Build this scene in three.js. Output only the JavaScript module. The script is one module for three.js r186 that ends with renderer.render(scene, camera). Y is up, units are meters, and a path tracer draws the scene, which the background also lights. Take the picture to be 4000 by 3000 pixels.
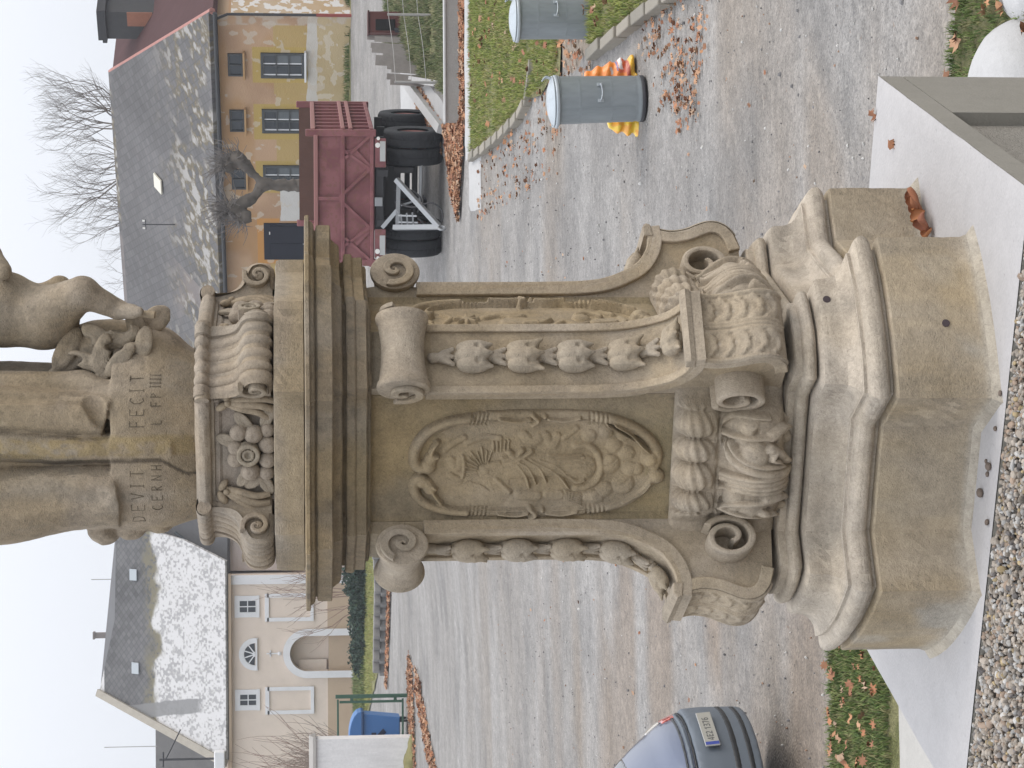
import * as THREE from 'three';
import { mergeGeometries, mergeVertices, toCreasedNormals } from 'three/addons/utils/BufferGeometryUtils.js';
import { RoundedBoxGeometry } from 'three/addons/geometries/RoundedBoxGeometry.js';

// ------------------------------------------------------------------ camera, sky, sun, exposure
const scene = new THREE.Scene();
const CZ = 5.247, PITCH = 0.0963, ROLL = 0.0056;
const camera = new THREE.PerspectiveCamera(2 * Math.atan(384 / 2131) * 180 / Math.PI, 4 / 3, 0.05, 1500);
camera.position.set(0.087, 1.55, CZ);
{ // the photograph was taken with the camera turned on its side: image left is up
  const F = new THREE.Vector3(0, -Math.sin(PITCH), -Math.cos(PITCH));
  const R0 = new THREE.Vector3(1, 0, 0), U0 = new THREE.Vector3().crossVectors(R0, F);
  const R = R0.clone().multiplyScalar(Math.cos(ROLL)).addScaledVector(U0, -Math.sin(ROLL));
  const U = U0.clone().multiplyScalar(Math.cos(ROLL)).addScaledVector(R0, Math.sin(ROLL));
  const m = new THREE.Matrix4().makeBasis(U.clone().negate(), R, F.clone().negate());
  camera.quaternion.setFromRotationMatrix(m);
}
const renderer = new THREE.WebGLRenderer({ antialias: true });
renderer.toneMapping = THREE.LinearToneMapping;
renderer.toneMappingExposure = 1.0;
renderer.shadowMap.enabled = true;
{ // overcast sky: brighter overhead than at the horizon
  const w = 64, h = 64, data = new Float32Array(w * h * 4);
  for (let j = 0; j < h; j++) {
    const el = ((j + .5) / h - .5) * Math.PI, s = Math.max(0, Math.sin(el));
    const L = 1.9 * (1 + 2 * s) / 3 * 1.22;
    for (let i = 0; i < w; i++) { const k = (j * w + i) * 4; data[k] = L * .955; data[k + 1] = L * .99; data[k + 2] = L * 1.06; data[k + 3] = 1; }
  }
  const sky = new THREE.DataTexture(data, w, h, THREE.RGBAFormat, THREE.FloatType);
  sky.mapping = THREE.EquirectangularReflectionMapping; sky.magFilter = THREE.LinearFilter; sky.minFilter = THREE.LinearFilter; sky.needsUpdate = true;
  scene.background = sky; scene.environment = sky;
}
const sun = new THREE.DirectionalLight(0xfff1de, 1.35);
sun.position.set(20, 20, 2); sun.target.position.set(0, 0, 0);
sun.castShadow = true; sun.shadow.radius = 60; sun.shadow.mapSize.set(2048, 2048);
Object.assign(sun.shadow.camera, { left: -30, right: 30, top: 30, bottom: -30, near: 1, far: 160 });
scene.add(sun); scene.add(sun.target);

// ------------------------------------------------------------------ helpers
let seed = 12345;
function rnd() { seed = (seed * 1664525 + 1013904223) >>> 0; return seed / 4294967296; }
const rr = (a, b) => a + (b - a) * rnd();
const clamp = (x, a = 0, b = 1) => x < a ? a : x > b ? b : x;
const sst = (a, b, x) => { const t = clamp((x - a) / (b - a)); return t * t * (3 - 2 * t); };
const mix = (a, b, t) => a + (b - a) * t;
function h3(x, y, z) { let n = (Math.imul(x, 374761393) + Math.imul(y, 668265263) + Math.imul(z, 2147483647 ^ 0x5bd1e995)) | 0; n = Math.imul(n ^ (n >>> 13), 1274126177); n ^= n >>> 16; return (n >>> 0) / 4294967296; }
function vn(x, y, z) {
  const xi = Math.floor(x), yi = Math.floor(y), zi = Math.floor(z);
  let u = x - xi, v = y - yi, w = z - zi; u = u * u * (3 - 2 * u); v = v * v * (3 - 2 * v); w = w * w * (3 - 2 * w);
  const a = mix(mix(h3(xi, yi, zi), h3(xi + 1, yi, zi), u), mix(h3(xi, yi + 1, zi), h3(xi + 1, yi + 1, zi), u), v);
  const b = mix(mix(h3(xi, yi, zi + 1), h3(xi + 1, yi, zi + 1), u), mix(h3(xi, yi + 1, zi + 1), h3(xi + 1, yi + 1, zi + 1), u), v);
  return mix(a, b, w);
}
const fbm = (x, y, z, o = 4) => { let s = 0, a = .5, t = 0; for (let i = 0; i < o; i++) { s += a * vn(x, y, z); t += a; a *= .5; x = x * 2.03 + 7.1; y = y * 2.03 + 3.7; z = z * 2.03 + 5.3; } return s / t; };
// tileable 2D noise on [0,1)
function tn(u, v, p, s = 0) {
  const x = u * p, y = v * p, xi = Math.floor(x), yi = Math.floor(y); let a = x - xi, b = y - yi; a = a * a * (3 - 2 * a); b = b * b * (3 - 2 * b);
  const g = (i, j) => h3(((i % p) + p) % p, ((j % p) + p) % p, s * 31 + p);
  return mix(mix(g(xi, yi), g(xi + 1, yi), a), mix(g(xi, yi + 1), g(xi + 1, yi + 1), a), b);
}
const tfbm = (u, v, p, o = 4, s = 0) => { let r = 0, a = .5, t = 0; for (let i = 0; i < o; i++) { r += a * tn(u, v, p, s + i); t += a; a *= .55; p *= 2; } return r / t; };
const toS = x => { x = clamp(x); return x <= .0031308 ? x * 12.92 : 1.055 * Math.pow(x, 1 / 2.4) - .055; };
function tex(n, fn, srgb = true, m = n) {
  const d = new Uint8Array(n * m * 4);
  for (let j = 0; j < m; j++) for (let i = 0; i < n; i++) {
    const c = fn((i + .5) / n, (j + .5) / m), k = (j * n + i) * 4;
    for (let q = 0; q < 3; q++) { const v = Array.isArray(c) ? c[q] : c; d[k + q] = Math.round(255 * (srgb ? toS(v) : clamp(v))); }
    d[k + 3] = 255;
  }
  const t = new THREE.DataTexture(d, n, m, THREE.RGBAFormat); t.wrapS = t.wrapT = THREE.RepeatWrapping; t.magFilter = THREE.LinearFilter; t.minFilter = THREE.LinearMipmapLinearFilter; t.generateMipmaps = true;
  if (srgb) t.colorSpace = THREE.SRGBColorSpace; t.needsUpdate = true; return t;
}
const rep = (t, x, y = x) => { const c = t.clone(); c.repeat.set(x, y); c.needsUpdate = true; return c; };
const C = (r, g, b) => new THREE.Color().setRGB(r, g, b);
const std = (o) => new THREE.MeshStandardMaterial(Object.assign({ roughness: .9, metalness: 0 }, o));

const used = {};
function numbered(n) { if (used[n] === undefined) { used[n] = 0; return n; } used[n]++; return n + '_' + String(used[n]).padStart(3, '0'); }
function mesh(name, g, m, parent = null) {
  if (!g.attributes.normal) g.computeVertexNormals();
  const o = new THREE.Mesh(g, m); o.castShadow = o.receiveShadow = true;
  if (parent) { o.name = name; parent.add(o); } else { o.name = numbered(name); scene.add(o); }
  return o;
}
function tag(o, label, category, group, kind) { o.userData.label = label; if (category) o.userData.category = category; if (group) o.userData.group = group; if (kind) o.userData.kind = kind; return o; }
function thing(name, label, category, pos = [0, 0, 0], turn = 0, group) {
  const o = new THREE.Group(); o.name = numbered(name); scene.add(o); o.position.set(...pos); o.rotation.y = turn;
  return tag(o, label, category, group);
}
function struct(name, g, m, label) { const o = mesh(name, g, m); o.userData.kind = 'structure'; if (label) o.userData.label = label; return o; }
// uv in metres by the way each face points
function uvBox(g, s = 1) {
  if (!g.attributes.normal) g.computeVertexNormals();
  if (g.index) g = g.toNonIndexed();
  const p = g.attributes.position, uv = new Float32Array(p.count * 2);
  for (let i = 0; i < p.count; i += 3) {
    const ax = p.getX(i), ay = p.getY(i), az = p.getZ(i), bx = p.getX(i + 1) - ax, by = p.getY(i + 1) - ay, bz = p.getZ(i + 1) - az, cx = p.getX(i + 2) - ax, cy = p.getY(i + 2) - ay, cz = p.getZ(i + 2) - az;
    const nx = Math.abs(by * cz - bz * cy), ny = Math.abs(bz * cx - bx * cz), nz = Math.abs(bx * cy - by * cx);
    for (let k = 0; k < 3; k++) {
      const x = p.getX(i + k), y = p.getY(i + k), z = p.getZ(i + k);
      if (nx >= ny && nx >= nz) { uv[(i + k) * 2] = z / s; uv[(i + k) * 2 + 1] = y / s; }
      else if (ny >= nz) { uv[(i + k) * 2] = x / s; uv[(i + k) * 2 + 1] = z / s; }
      else { uv[(i + k) * 2] = x / s; uv[(i + k) * 2 + 1] = y / s; }
    }
  }
  g.setAttribute('uv', new THREE.BufferAttribute(uv, 2)); return g;
}
function paint(g, fn) { const p = g.attributes.position, c = new Float32Array(p.count * 3); for (let i = 0; i < p.count; i++) { const k = fn(p.getX(i), p.getY(i), p.getZ(i)); c[i * 3] = k[0]; c[i * 3 + 1] = k[1]; c[i * 3 + 2] = k[2]; } g.setAttribute('color', new THREE.BufferAttribute(c, 3)); return g; }
const mix3 = (a, b, t) => [mix(a[0], b[0], t), mix(a[1], b[1], t), mix(a[2], b[2], t)];
const box = (w, h, d, x = 0, y = 0, z = 0) => new THREE.BoxGeometry(w, h, d).translate(x, y, z);
const rbox = (w, h, d, r, x = 0, y = 0, z = 0, s = 2) => new RoundedBoxGeometry(w, h, d, s, r).translate(x, y, z);
const cyl = (r0, r1, h, n = 16, x = 0, y = 0, z = 0) => new THREE.CylinderGeometry(r0, r1, h, n).translate(x, y, z);
function strip(g) { const o = g.index ? g.toNonIndexed() : g; for (const k of Object.keys(o.attributes)) if (!['position', 'normal', 'uv', 'color'].includes(k)) o.deleteAttribute(k); return o; }
function merge(a) { a = a.map(g => { if (!g.attributes.normal) g.computeVertexNormals(); return strip(g); }); const keep = ['position', 'normal', 'uv', 'color'].filter(k => a.every(g => g.attributes[k])); for (const g of a) for (const k of Object.keys(g.attributes)) if (!keep.includes(k)) g.deleteAttribute(k); return mergeGeometries(a); }
// bar of square or round section between two points
function bar(a, b, w, h = w, round = 0) {
  const A = new THREE.Vector3(...a), B = new THREE.Vector3(...b), L = A.distanceTo(B), d = B.clone().sub(A).normalize();
  const g = round ? new THREE.CylinderGeometry(h / 2, w / 2, L, round) : new THREE.BoxGeometry(w, L, h);
  const q = new THREE.Quaternion().setFromUnitVectors(new THREE.Vector3(0, 1, 0), d);
  return g.applyQuaternion(q).translate((A.x + B.x) / 2, (A.y + B.y) / 2, (A.z + B.z) / 2);
}
const tube = (pts, r, n = 24, m = 8) => new THREE.TubeGeometry(new THREE.CatmullRomCurve3(pts.map(p => new THREE.Vector3(...p))), n, r, m);
function lathe(pts, n = 32) { return new THREE.LatheGeometry(pts.map(p => new THREE.Vector2(p[0], p[1])), n); }
function poly(pts) { const s = new THREE.Shape(); pts.forEach((p, i) => i ? s.lineTo(p[0], p[1]) : s.moveTo(p[0], p[1])); s.closePath(); return s; }
function extr(pts, depth, bev = 0) { return new THREE.ExtrudeGeometry(Array.isArray(pts) ? poly(pts) : pts, { depth: depth - 2 * bev, bevelEnabled: bev > 0, bevelSize: bev, bevelThickness: bev, bevelSegments: 2, bevelOffset: -bev, curveSegments: 10 }).translate(0, 0, bev); }
// signed-distance surface meshed with surface nets
function sdf(f, a, b, h) {
  const nx = Math.ceil((b[0] - a[0]) / h) + 2, ny = Math.ceil((b[1] - a[1]) / h) + 2, nz = Math.ceil((b[2] - a[2]) / h) + 2;
  const V = new Float32Array(nx * ny * nz), id = (i, j, k) => i + nx * (j + ny * k);
  for (let k = 0; k < nz; k++) for (let j = 0; j < ny; j++) for (let i = 0; i < nx; i++) V[id(i, j, k)] = f(a[0] + i * h, a[1] + j * h, a[2] + k * h);
  const pos = [], vi = new Int32Array(nx * ny * nz).fill(-1);
  const E = [[0, 1], [2, 3], [4, 5], [6, 7], [0, 2], [1, 3], [4, 6], [5, 7], [0, 4], [1, 5], [2, 6], [3, 7]];
  for (let k = 0; k < nz - 1; k++) for (let j = 0; j < ny - 1; j++) for (let i = 0; i < nx - 1; i++) {
    let m = 0; const c = [];
    for (let q = 0; q < 8; q++) { const v = V[id(i + (q & 1), j + (q >> 1 & 1), k + (q >> 2))]; c.push(v); if (v < 0) m |= 1 << q; }
    if (m === 0 || m === 255) continue;
    let x = 0, y = 0, z = 0, n = 0;
    for (const [p, q] of E) if ((c[p] < 0) !== (c[q] < 0)) { const t = c[p] / (c[p] - c[q]); x += mix(p & 1, q & 1, t); y += mix(p >> 1 & 1, q >> 1 & 1, t); z += mix(p >> 2, q >> 2, t); n++; }
    vi[id(i, j, k)] = pos.length / 3; pos.push(a[0] + (i + x / n) * h, a[1] + (j + y / n) * h, a[2] + (k + z / n) * h);
  }
  const ix = [], quad = (p, q, r, s, fl) => { if (p < 0 || q < 0 || r < 0 || s < 0) return; fl ? ix.push(p, q, r, p, r, s) : ix.push(p, r, q, p, s, r); };
  for (let k = 1; k < nz - 1; k++) for (let j = 1; j < ny - 1; j++) for (let i = 1; i < nx - 1; i++) {
    const s = V[id(i, j, k)] < 0;
    if (s !== V[id(i + 1, j, k)] < 0) quad(vi[id(i, j - 1, k - 1)], vi[id(i, j, k - 1)], vi[id(i, j, k)], vi[id(i, j - 1, k)], s);
    if (s !== V[id(i, j + 1, k)] < 0) quad(vi[id(i - 1, j, k - 1)], vi[id(i - 1, j, k)], vi[id(i, j, k)], vi[id(i, j, k - 1)], s);
    if (s !== V[id(i, j, k + 1)] < 0) quad(vi[id(i - 1, j - 1, k)], vi[id(i, j - 1, k)], vi[id(i, j, k)], vi[id(i - 1, j, k)], s);
  }
  const g = new THREE.BufferGeometry(); g.setAttribute('position', new THREE.Float32BufferAttribute(pos, 3)); g.setIndex(ix); g.computeVertexNormals(); return g;
}
const smin = (a, b, k) => { const h = clamp(.5 + .5 * (b - a) / k); return mix(b, a, h) - k * h * (1 - h); };
const smax = (a, b, k) => -smin(-a, -b, k);
function cap(x, y, z, a, b, ra, rb = ra) { // tapered capsule
  const dx = b[0] - a[0], dy = b[1] - a[1], dz = b[2] - a[2], px = x - a[0], py = y - a[1], pz = z - a[2];
  const t = clamp((px * dx + py * dy + pz * dz) / (dx * dx + dy * dy + dz * dz)); return Math.hypot(px - dx * t, py - dy * t, pz - dz * t) - mix(ra, rb, t);
}
const ell = (x, y, z, c, r) => { const a = (x - c[0]) / r[0], b = (y - c[1]) / r[1], d = (z - c[2]) / r[2], k = Math.hypot(a, b, d), k1 = Math.hypot(a / r[0], b / r[1], d / r[2]); return k1 < 1e-9 ? -Math.min(...r) : k * (k - 1) / k1; };
const bx3 = (x, y, z, c, s, r = 0) => { const a = Math.abs(x - c[0]) - s[0] + r, b = Math.abs(y - c[1]) - s[1] + r, d = Math.abs(z - c[2]) - s[2] + r; return Math.hypot(Math.max(a, 0), Math.max(b, 0), Math.max(d, 0)) + Math.min(Math.max(a, b, d), 0) - r; };
// relief: strokes raised on (or cut into) a sheet; returns height at (x,y)
function relief(strokes) {
  const S = strokes.map(s => { let x0 = 1e9, x1 = -1e9, y0 = 1e9, y1 = -1e9; for (const p of s.p) { x0 = Math.min(x0, p[0]); x1 = Math.max(x1, p[0]); y0 = Math.min(y0, p[1]); y1 = Math.max(y1, p[1]); } const r = Math.max(s.r, s.r1 || 0); return { ...s, b: [x0 - r, x1 + r, y0 - r, y1 + r] }; });
  return (x, y, base) => {
    let h = base;
    for (const s of S) {
      if (x < s.b[0] || x > s.b[1] || y < s.b[2] || y > s.b[3]) continue;
      let best = 1e9, n = s.p.length;
      if (n === 1) best = Math.hypot(x - s.p[0][0], (y - s.p[0][1]) * (s.ay || 1)) / s.r;
      for (let i = 0; i < n - 1; i++) {
        const a = s.p[i], b = s.p[i + 1], dx = b[0] - a[0], dy = b[1] - a[1], t = clamp(((x - a[0]) * dx + (y - a[1]) * dy) / (dx * dx + dy * dy + 1e-12));
        const r = s.r1 !== undefined ? mix(s.r, s.r1, (i + t) / (n - 1)) : s.r, d = Math.hypot(x - a[0] - dx * t, y - a[1] - dy * t) / r; if (d < best) best = d;
      }
      if (best >= 1) continue;
      if (s.cut) { h -= s.h * (1 - best * best); continue; }
      const v = (s.b0 || 0) + s.h * (s.flat ? Math.min(1, (1 - best) * 3) : Math.sqrt(1 - best * best));
      if (v > h) h = v;
    }
    return h;
  };
}
const curve = (pts, n = 6) => { const c = new THREE.CatmullRomCurve3(pts.map(p => new THREE.Vector3(p[0], p[1], 0))); return c.getPoints(n * (pts.length - 1)).map(v => [v.x, v.y]); };
// grid surface; fn(i/nu, j/nv) -> [x,y,z]
function grid(nu, nv, fn, keep) {
  const p = [], uv = [], ix = [], ok = [];
  for (let j = 0; j <= nv; j++) for (let i = 0; i <= nu; i++) { const q = fn(i / nu, j / nv); p.push(q[0], q[1], q[2]); uv.push(i / nu, j / nv); ok.push(keep ? keep(q) : true); }
  for (let j = 0; j < nv; j++) for (let i = 0; i < nu; i++) { const a = j * (nu + 1) + i, b = a + 1, c = a + nu + 1, d = c + 1; if (keep && !ok[a] && !ok[b] && !ok[c] && !ok[d]) continue; ix.push(a, b, d, a, d, c); }
  const g = new THREE.BufferGeometry(); g.setAttribute('position', new THREE.Float32BufferAttribute(p, 3)); g.setAttribute('uv', new THREE.Float32BufferAttribute(uv, 2)); g.setIndex(ix); g.computeVertexNormals(); return g;
}

// terrain: the yard and road lie below the terrace and rise towards the houses
const lin = (xs, ys, x) => { if (x <= xs[0]) return ys[0]; for (let i = 1; i < xs.length; i++) if (x <= xs[i]) return mix(ys[i - 1], ys[i], (x - xs[i - 1]) / (xs[i] - xs[i - 1])); return ys[ys.length - 1]; };
function ground(x, d) { const L = lin([18, 85, 120], [-1.65, -.45, -.3], d), R = lin([18, 39, 66, 120], [-1.65, -.95, .4, 1.2], d); return mix(L, R, sst(-6, 1, x)); }
const W = (x, d, up = 0) => [x, ground(x, d) + up, CZ - d];

// ------------------------------------------------------------------ textures and materials
const texStone = tex(1024, (u, v) => { const a = tfbm(u, v, 6, 5, 1), b = tn(u, v, 256, 9), c = tn(u, v, 96, 4), e = tfbm(u, v, 24, 3, 7); let k = .74 + .36 * (a - .5) + .18 * (b - .5) + .14 * (c - .5) + .22 * (e - .5); if (tn(u, v, 150, 3) > .93) k *= .72; return [k, k * .985, k * .96]; });
const bumpStone = tex(1024, (u, v) => .5 * tfbm(u, v, 40, 4, 2) + .35 * tn(u, v, 256, 5) + .25 * tfbm(u, v, 8, 3, 8) - (tn(u, v, 120, 6) > .9 ? .25 : 0), false);
const M = {};
const stoneU = .5;
M.stone = std({ vertexColors: true, map: texStone, bumpMap: bumpStone, bumpScale: .0022, roughness: .93 });
M.stoneRough = std({ vertexColors: true, map: texStone, bumpMap: bumpStone, bumpScale: .0024, roughness: .95 });
const TAN = [.45, .378, .288], PALE = [.56, .49, .405], OCH = [.38, .285, .15], GREY = [.355, .32, .27], DARK = [.13, .11, .085], MOSSY = [.27, .235, .13];
// weathering patches of the sandstone: tan, ochre crust, grey film, dark specks
function stoneCol(o = {}) {
  const { och = .35, grey = .35, pale = .3, seed: sd = 0, dark = .1, patch = null, base: b0 = TAN } = o;
  return (x, y, z) => {
    let c = b0; const n1 = fbm(x * 5 + sd, y * 5, z * 5, 4), n2 = fbm(x * 9 + 40, y * 3.2 + sd, z * 9, 4), n3 = fbm(x * 7 + 90 + sd, y * 7, z * 7, 4), n4 = fbm(x * 42, y * 42 + sd, z * 42, 2), n5 = fbm(x * 3 + 9, y * 3 + sd * 2, z * 3 + 4, 3);
    c = mix3(c, PALE, pale * sst(.45, .7, n3)); c = mix3(c, OCH, och * sst(.42, .62, n1)); c = mix3(c, GREY, grey * sst(.45, .65, n2)); c = mix3(c, MOSSY, och * .4 * sst(.55, .75, n5)); c = mix3(c, DARK, dark * sst(.66, .8, n4));
    if (patch) c = patch(c, x, y, z);
    const j = .9 + .2 * n4; return [c[0] * j, c[1] * j, c[2] * j];
  };
}
const stoneGeo = (g, o) => paint(uvBox(g, stoneU), stoneCol(o));

// ------------------------------------------------------------------ pedestal
const YAW = -0.3335, Q = Math.SQRT1_2;
function plan(R, w, c) { const A = [Q * (R + w), Q * (R - w)], B = [Q * (R - w), Q * (R + w)], k = (B[1] - c) / Q, Cc = [B[0] - k * Q, c]; return [[Cc[1], Cc[0]], A, B, Cc]; }
// moulding swept round the plan of four diagonal corner blocks and four recessed sides; profile = [inset, height]
function ring(prof, R, w, c, o = {}) {
  const step = o.step || .03, amp = o.amp === undefined ? .0012 : o.amp, ins = o.ins || 0;
  const rows = prof.map(([e, y]) => { e += ins; const q = plan(R - e, w - e, c - e), P = []; for (let k = 0; k < 4; k++) for (const p of q) { let [x, z] = p; for (let i = 0; i < k; i++) [x, z] = [-z, x]; P.push([x, z]); } return [P, y]; });
  const n = []; { const P = plan(R, w, c), all = [...P, [-P[0][1], P[0][0]]]; for (let i = 0; i < 4; i++) n.push(Math.max(1, Math.round(Math.hypot(all[i + 1][0] - all[i][0], all[i + 1][1] - all[i][1]) / step))); }
  const line = rows.map(([P, y]) => { const L = []; for (let i = 0; i < 16; i++) { const a = P[i], b = P[(i + 1) % 16], m = n[i % 4]; for (let k = 0; k < m; k++) { const t = k / m, bo = i % 4 === 1 ? (o.bow || 0) * (1 - (2 * t - 1) ** 2) : 0, kq = i >> 2; let nx = Q, nz = Q; for (let w2 = 0; w2 < kq; w2++) [nx, nz] = [-nz, nx]; L.push([mix(a[0], b[0], t) + nx * bo, mix(a[1], b[1], t) + nz * bo]); } } return [L, y]; });
  const N = line[0][0].length, pos = [], ix = [];
  for (const [L, y] of line) for (const [x, z] of L) { const r = Math.hypot(x, z), d = amp * 2 * (fbm(x * 60, y * 60, z * 60, 2) - .5) + amp * 2.5 * (fbm(x * 14, y * 14, z * 14, 2) - .5), dy = amp * 1.2 * (fbm(x * 22 + 9, y * 22, z * 22, 2) - .5); pos.push(x + x / r * d, y + dy, z + z / r * d); }
  for (let j = 0; j < line.length - 1; j++) for (let i = 0; i < N; i++) { const a = j * N + i, b = j * N + (i + 1) % N, c2 = a + N, d = b + N; ix.push(a, c2, b, c2, d, b); }
  const t0 = pos.length / 3; pos.push(0, prof[prof.length - 1][1], 0); for (let i = 0; i < N; i++) ix.push((line.length - 1) * N + i, t0, (line.length - 1) * N + (i + 1) % N);
  const b0 = pos.length / 3; pos.push(0, prof[0][1], 0); for (let i = 0; i < N; i++) ix.push(b0, i, (i + 1) % N);
  const g = new THREE.BufferGeometry(); g.setAttribute('position', new THREE.Float32BufferAttribute(pos, 3)); g.setIndex(ix);
  return toCreasedNormals(g, o.crease || .45);
}
const arc = (e0, y0, r, a0, a1, n = 6) => Array.from({ length: n + 1 }, (_, i) => { const a = mix(a0, a1, i / n) * Math.PI / 180; return [e0 - r * Math.cos(a), y0 + r * Math.sin(a)]; });
const rowsY = (e, y0, y1, n) => Array.from({ length: n + 1 }, (_, i) => [e, mix(y0, y1, i / n)]);
const PR = .5428, PW = .2081, PC = .4239;
const ped = thing('statue_pedestal', 'tall carved sandstone pedestal with corner scrolls, oval relief panel and moulded cornice', 'pedestal', [0, 0, 0], YAW);
// repairs: pale mortar patches on the lowest drum
const mortar = (c, x, y, z) => { const n = fbm(x * 16, y * 16, z * 16, 3); const m = (ax, az, yy, r) => sst(r * 1.1, r * .75, Math.hypot(x - ax, (y - yy) * .8, z - az) + .05 * (n - .5)); let k = Math.max(m(-.33, .47, .03, .075), m(-.24, .43, .02, .06), m(-.43, .34, .19, .05) * .5, m(.30, .44, .05, .05) * .8, m(.46, .30, .10, .045) * .35); const band = sst(.035, .02, y + .02 * (n - .5)); k = Math.max(k, band * .8); return mix3(c, [.46, .435, .385], k * .75); };
mesh('plinth', stoneGeo(ring([[-.03, -.012], [-.018, .004], [-.004, .016], ...rowsY(0, .03, .226, 9), [.0025, .2305], [.012, .232], [.03, .2325]], PR, PW, PC, { bow: .027, step: .022 }), { base: [.435, .36, .255], och: .35, grey: .4, pale: .35, patch: mortar }), M.stone, ped);
mesh('torus_moulding', stoneGeo(ring([[.022, .2328], [.022, .2425], ...arc(.0215, .2645, .0235, -78, 80, 9), [.027, .2885], [.0275, .2895], [.0275, .2972], [.030, .2985]], PR, PW, PC, { bow: .027, step: .022, amp: .0016 }), { base: [.53, .47, .395], och: .12, grey: .3, pale: .6, seed: 3 }), M.stone, ped);
mesh('cavetto_moulding', stoneGeo(ring([[.034, .2988], [.036, .300], [.047, .3045], [.057, .311], [.065, .321], [.0695, .334], [.071, .350], [.0715, .364], [.075, .3715], [.083, .3755], [.10, .3765], [.125, .3768]], PR, PW, PC, { bow: .027, step: .022, amp: .0016 }), { base: [.53, .47, .395], och: .18, grey: .5, pale: .5, seed: 5 }), M.stone, ped);
mesh('upper_base_moulding', stoneGeo(ring([[.118, .377], [.118, .3825], ...arc(.108, .3965, .0155, -72, 75, 7), [.113, .4125], [.113, .428], [.118, .431], [.2, .432]], PR, PW, PC, { bow: .027, step: .022 }), { base: [.53, .47, .395], och: .25, grey: .35, pale: .4, seed: 6 }), M.stone, ped);
const SR = .3005, SW = .0775, SC = .254;
mesh('shaft', stoneGeo(ring([[0, .431], ...rowsY(0, .45, 1.385, 34), [0, 1.402]], SR, SW, SC, { step: .02, amp: .0009 }), { base: [.335, .265, .16], och: .7, grey: .25, pale: .15, seed: 8 }), M.stone, ped);
{ // cornice
  const pr = [[.2, 1.399], [.125, 1.3995], [.098, 1.4005], [.093, 1.404], [.093, 1.409], [.081, 1.4095], [.078, 1.412], [.078, 1.436], [.074, 1.4365], [.0715, 1.440], [.0715, 1.454], [.074, 1.4575], [.086, 1.459], [.086, 1.4665], [.058, 1.468], [.053, 1.472], [.051, 1.478], [.047, 1.484], [.044, 1.4885], [.021, 1.4895], [.0185, 1.492], [.018, 1.523], [.021, 1.5255], [.027, 1.5265], [.027, 1.5295], [.0185, 1.5305], [.0135, 1.534], [.0115, 1.538], [.0105, 1.541], [.002, 1.5415], [0, 1.543], [0, 1.5505], [.002, 1.5525], [.02, 1.5535]];
  const cor = mesh('cornice', stoneGeo(ring(pr, .447, .192, .381, { step: .02, amp: .0016 }), { base: [.275, .22, .15], och: .45, grey: .4, pale: .05, dark: .6, seed: 11 }), M.stone, ped);
  cor.position.set(.019, 0, -.0065);
}
// ---- corner consoles
const outer = [[.33, 1.275], [.33, 1.20], [.33, 1.05], [.331, .93], [.334, .85], [.342, .80], [.362, .75], [.389, .708], [.428, .682], [.462, .6735], [.500, .6765]];
const foot = [[.500, .6765], [.4915, .655], [.485, .628], [.4855, .605], [.492, .577], [.504, .55], [.512, .525], [.512, .502], [.502, .480], [.482, .462], [.457, .452], [.435, .446]];
// normal pointing outwards for a path that runs downwards is (-ty, tx) with ty < 0
function off2(pts, k) { return pts.map((p, i) => { const a = pts[Math.max(0, i - 1)], b = pts[Math.min(pts.length - 1, i + 1)]; let tx = b[0] - a[0], ty = b[1] - a[1]; const l = Math.hypot(tx, ty); tx /= l; ty /= l; return [p[0] - ty * k, p[1] + tx * k]; }); }
const CW = .09;
const sideways = (g, w) => g.rotateY(-Math.PI / 2).translate(w, 0, 0);
const op = curve(outer, 5), fp = curve(foot, 5);
function spiral(turns, r0, r1, wd, sx, sy, a0, pw = 1) { // flat spiral band outline
  const o = [], n = 56; for (let i = 0; i <= n; i++) { const t = i / n, a = a0 + t * turns * 2 * Math.PI, r = mix(r0, r1, Math.pow(t, pw)); o.push([r * Math.cos(a) * sx, r * Math.sin(a) * sy, wd * mix(1, .8, t)]); }
  const outl = o.map(p => [p[0], p[1]]), inl = o.map(p => { const l = Math.hypot(p[0] / sx, p[1] / sy), k = (l - p[2]) / l; return [p[0] * k, p[1] * k]; }).reverse(); return [...outl, ...inl];
}
const sc = (g, o) => stoneGeo(g, o);
const geoC = {};
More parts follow.
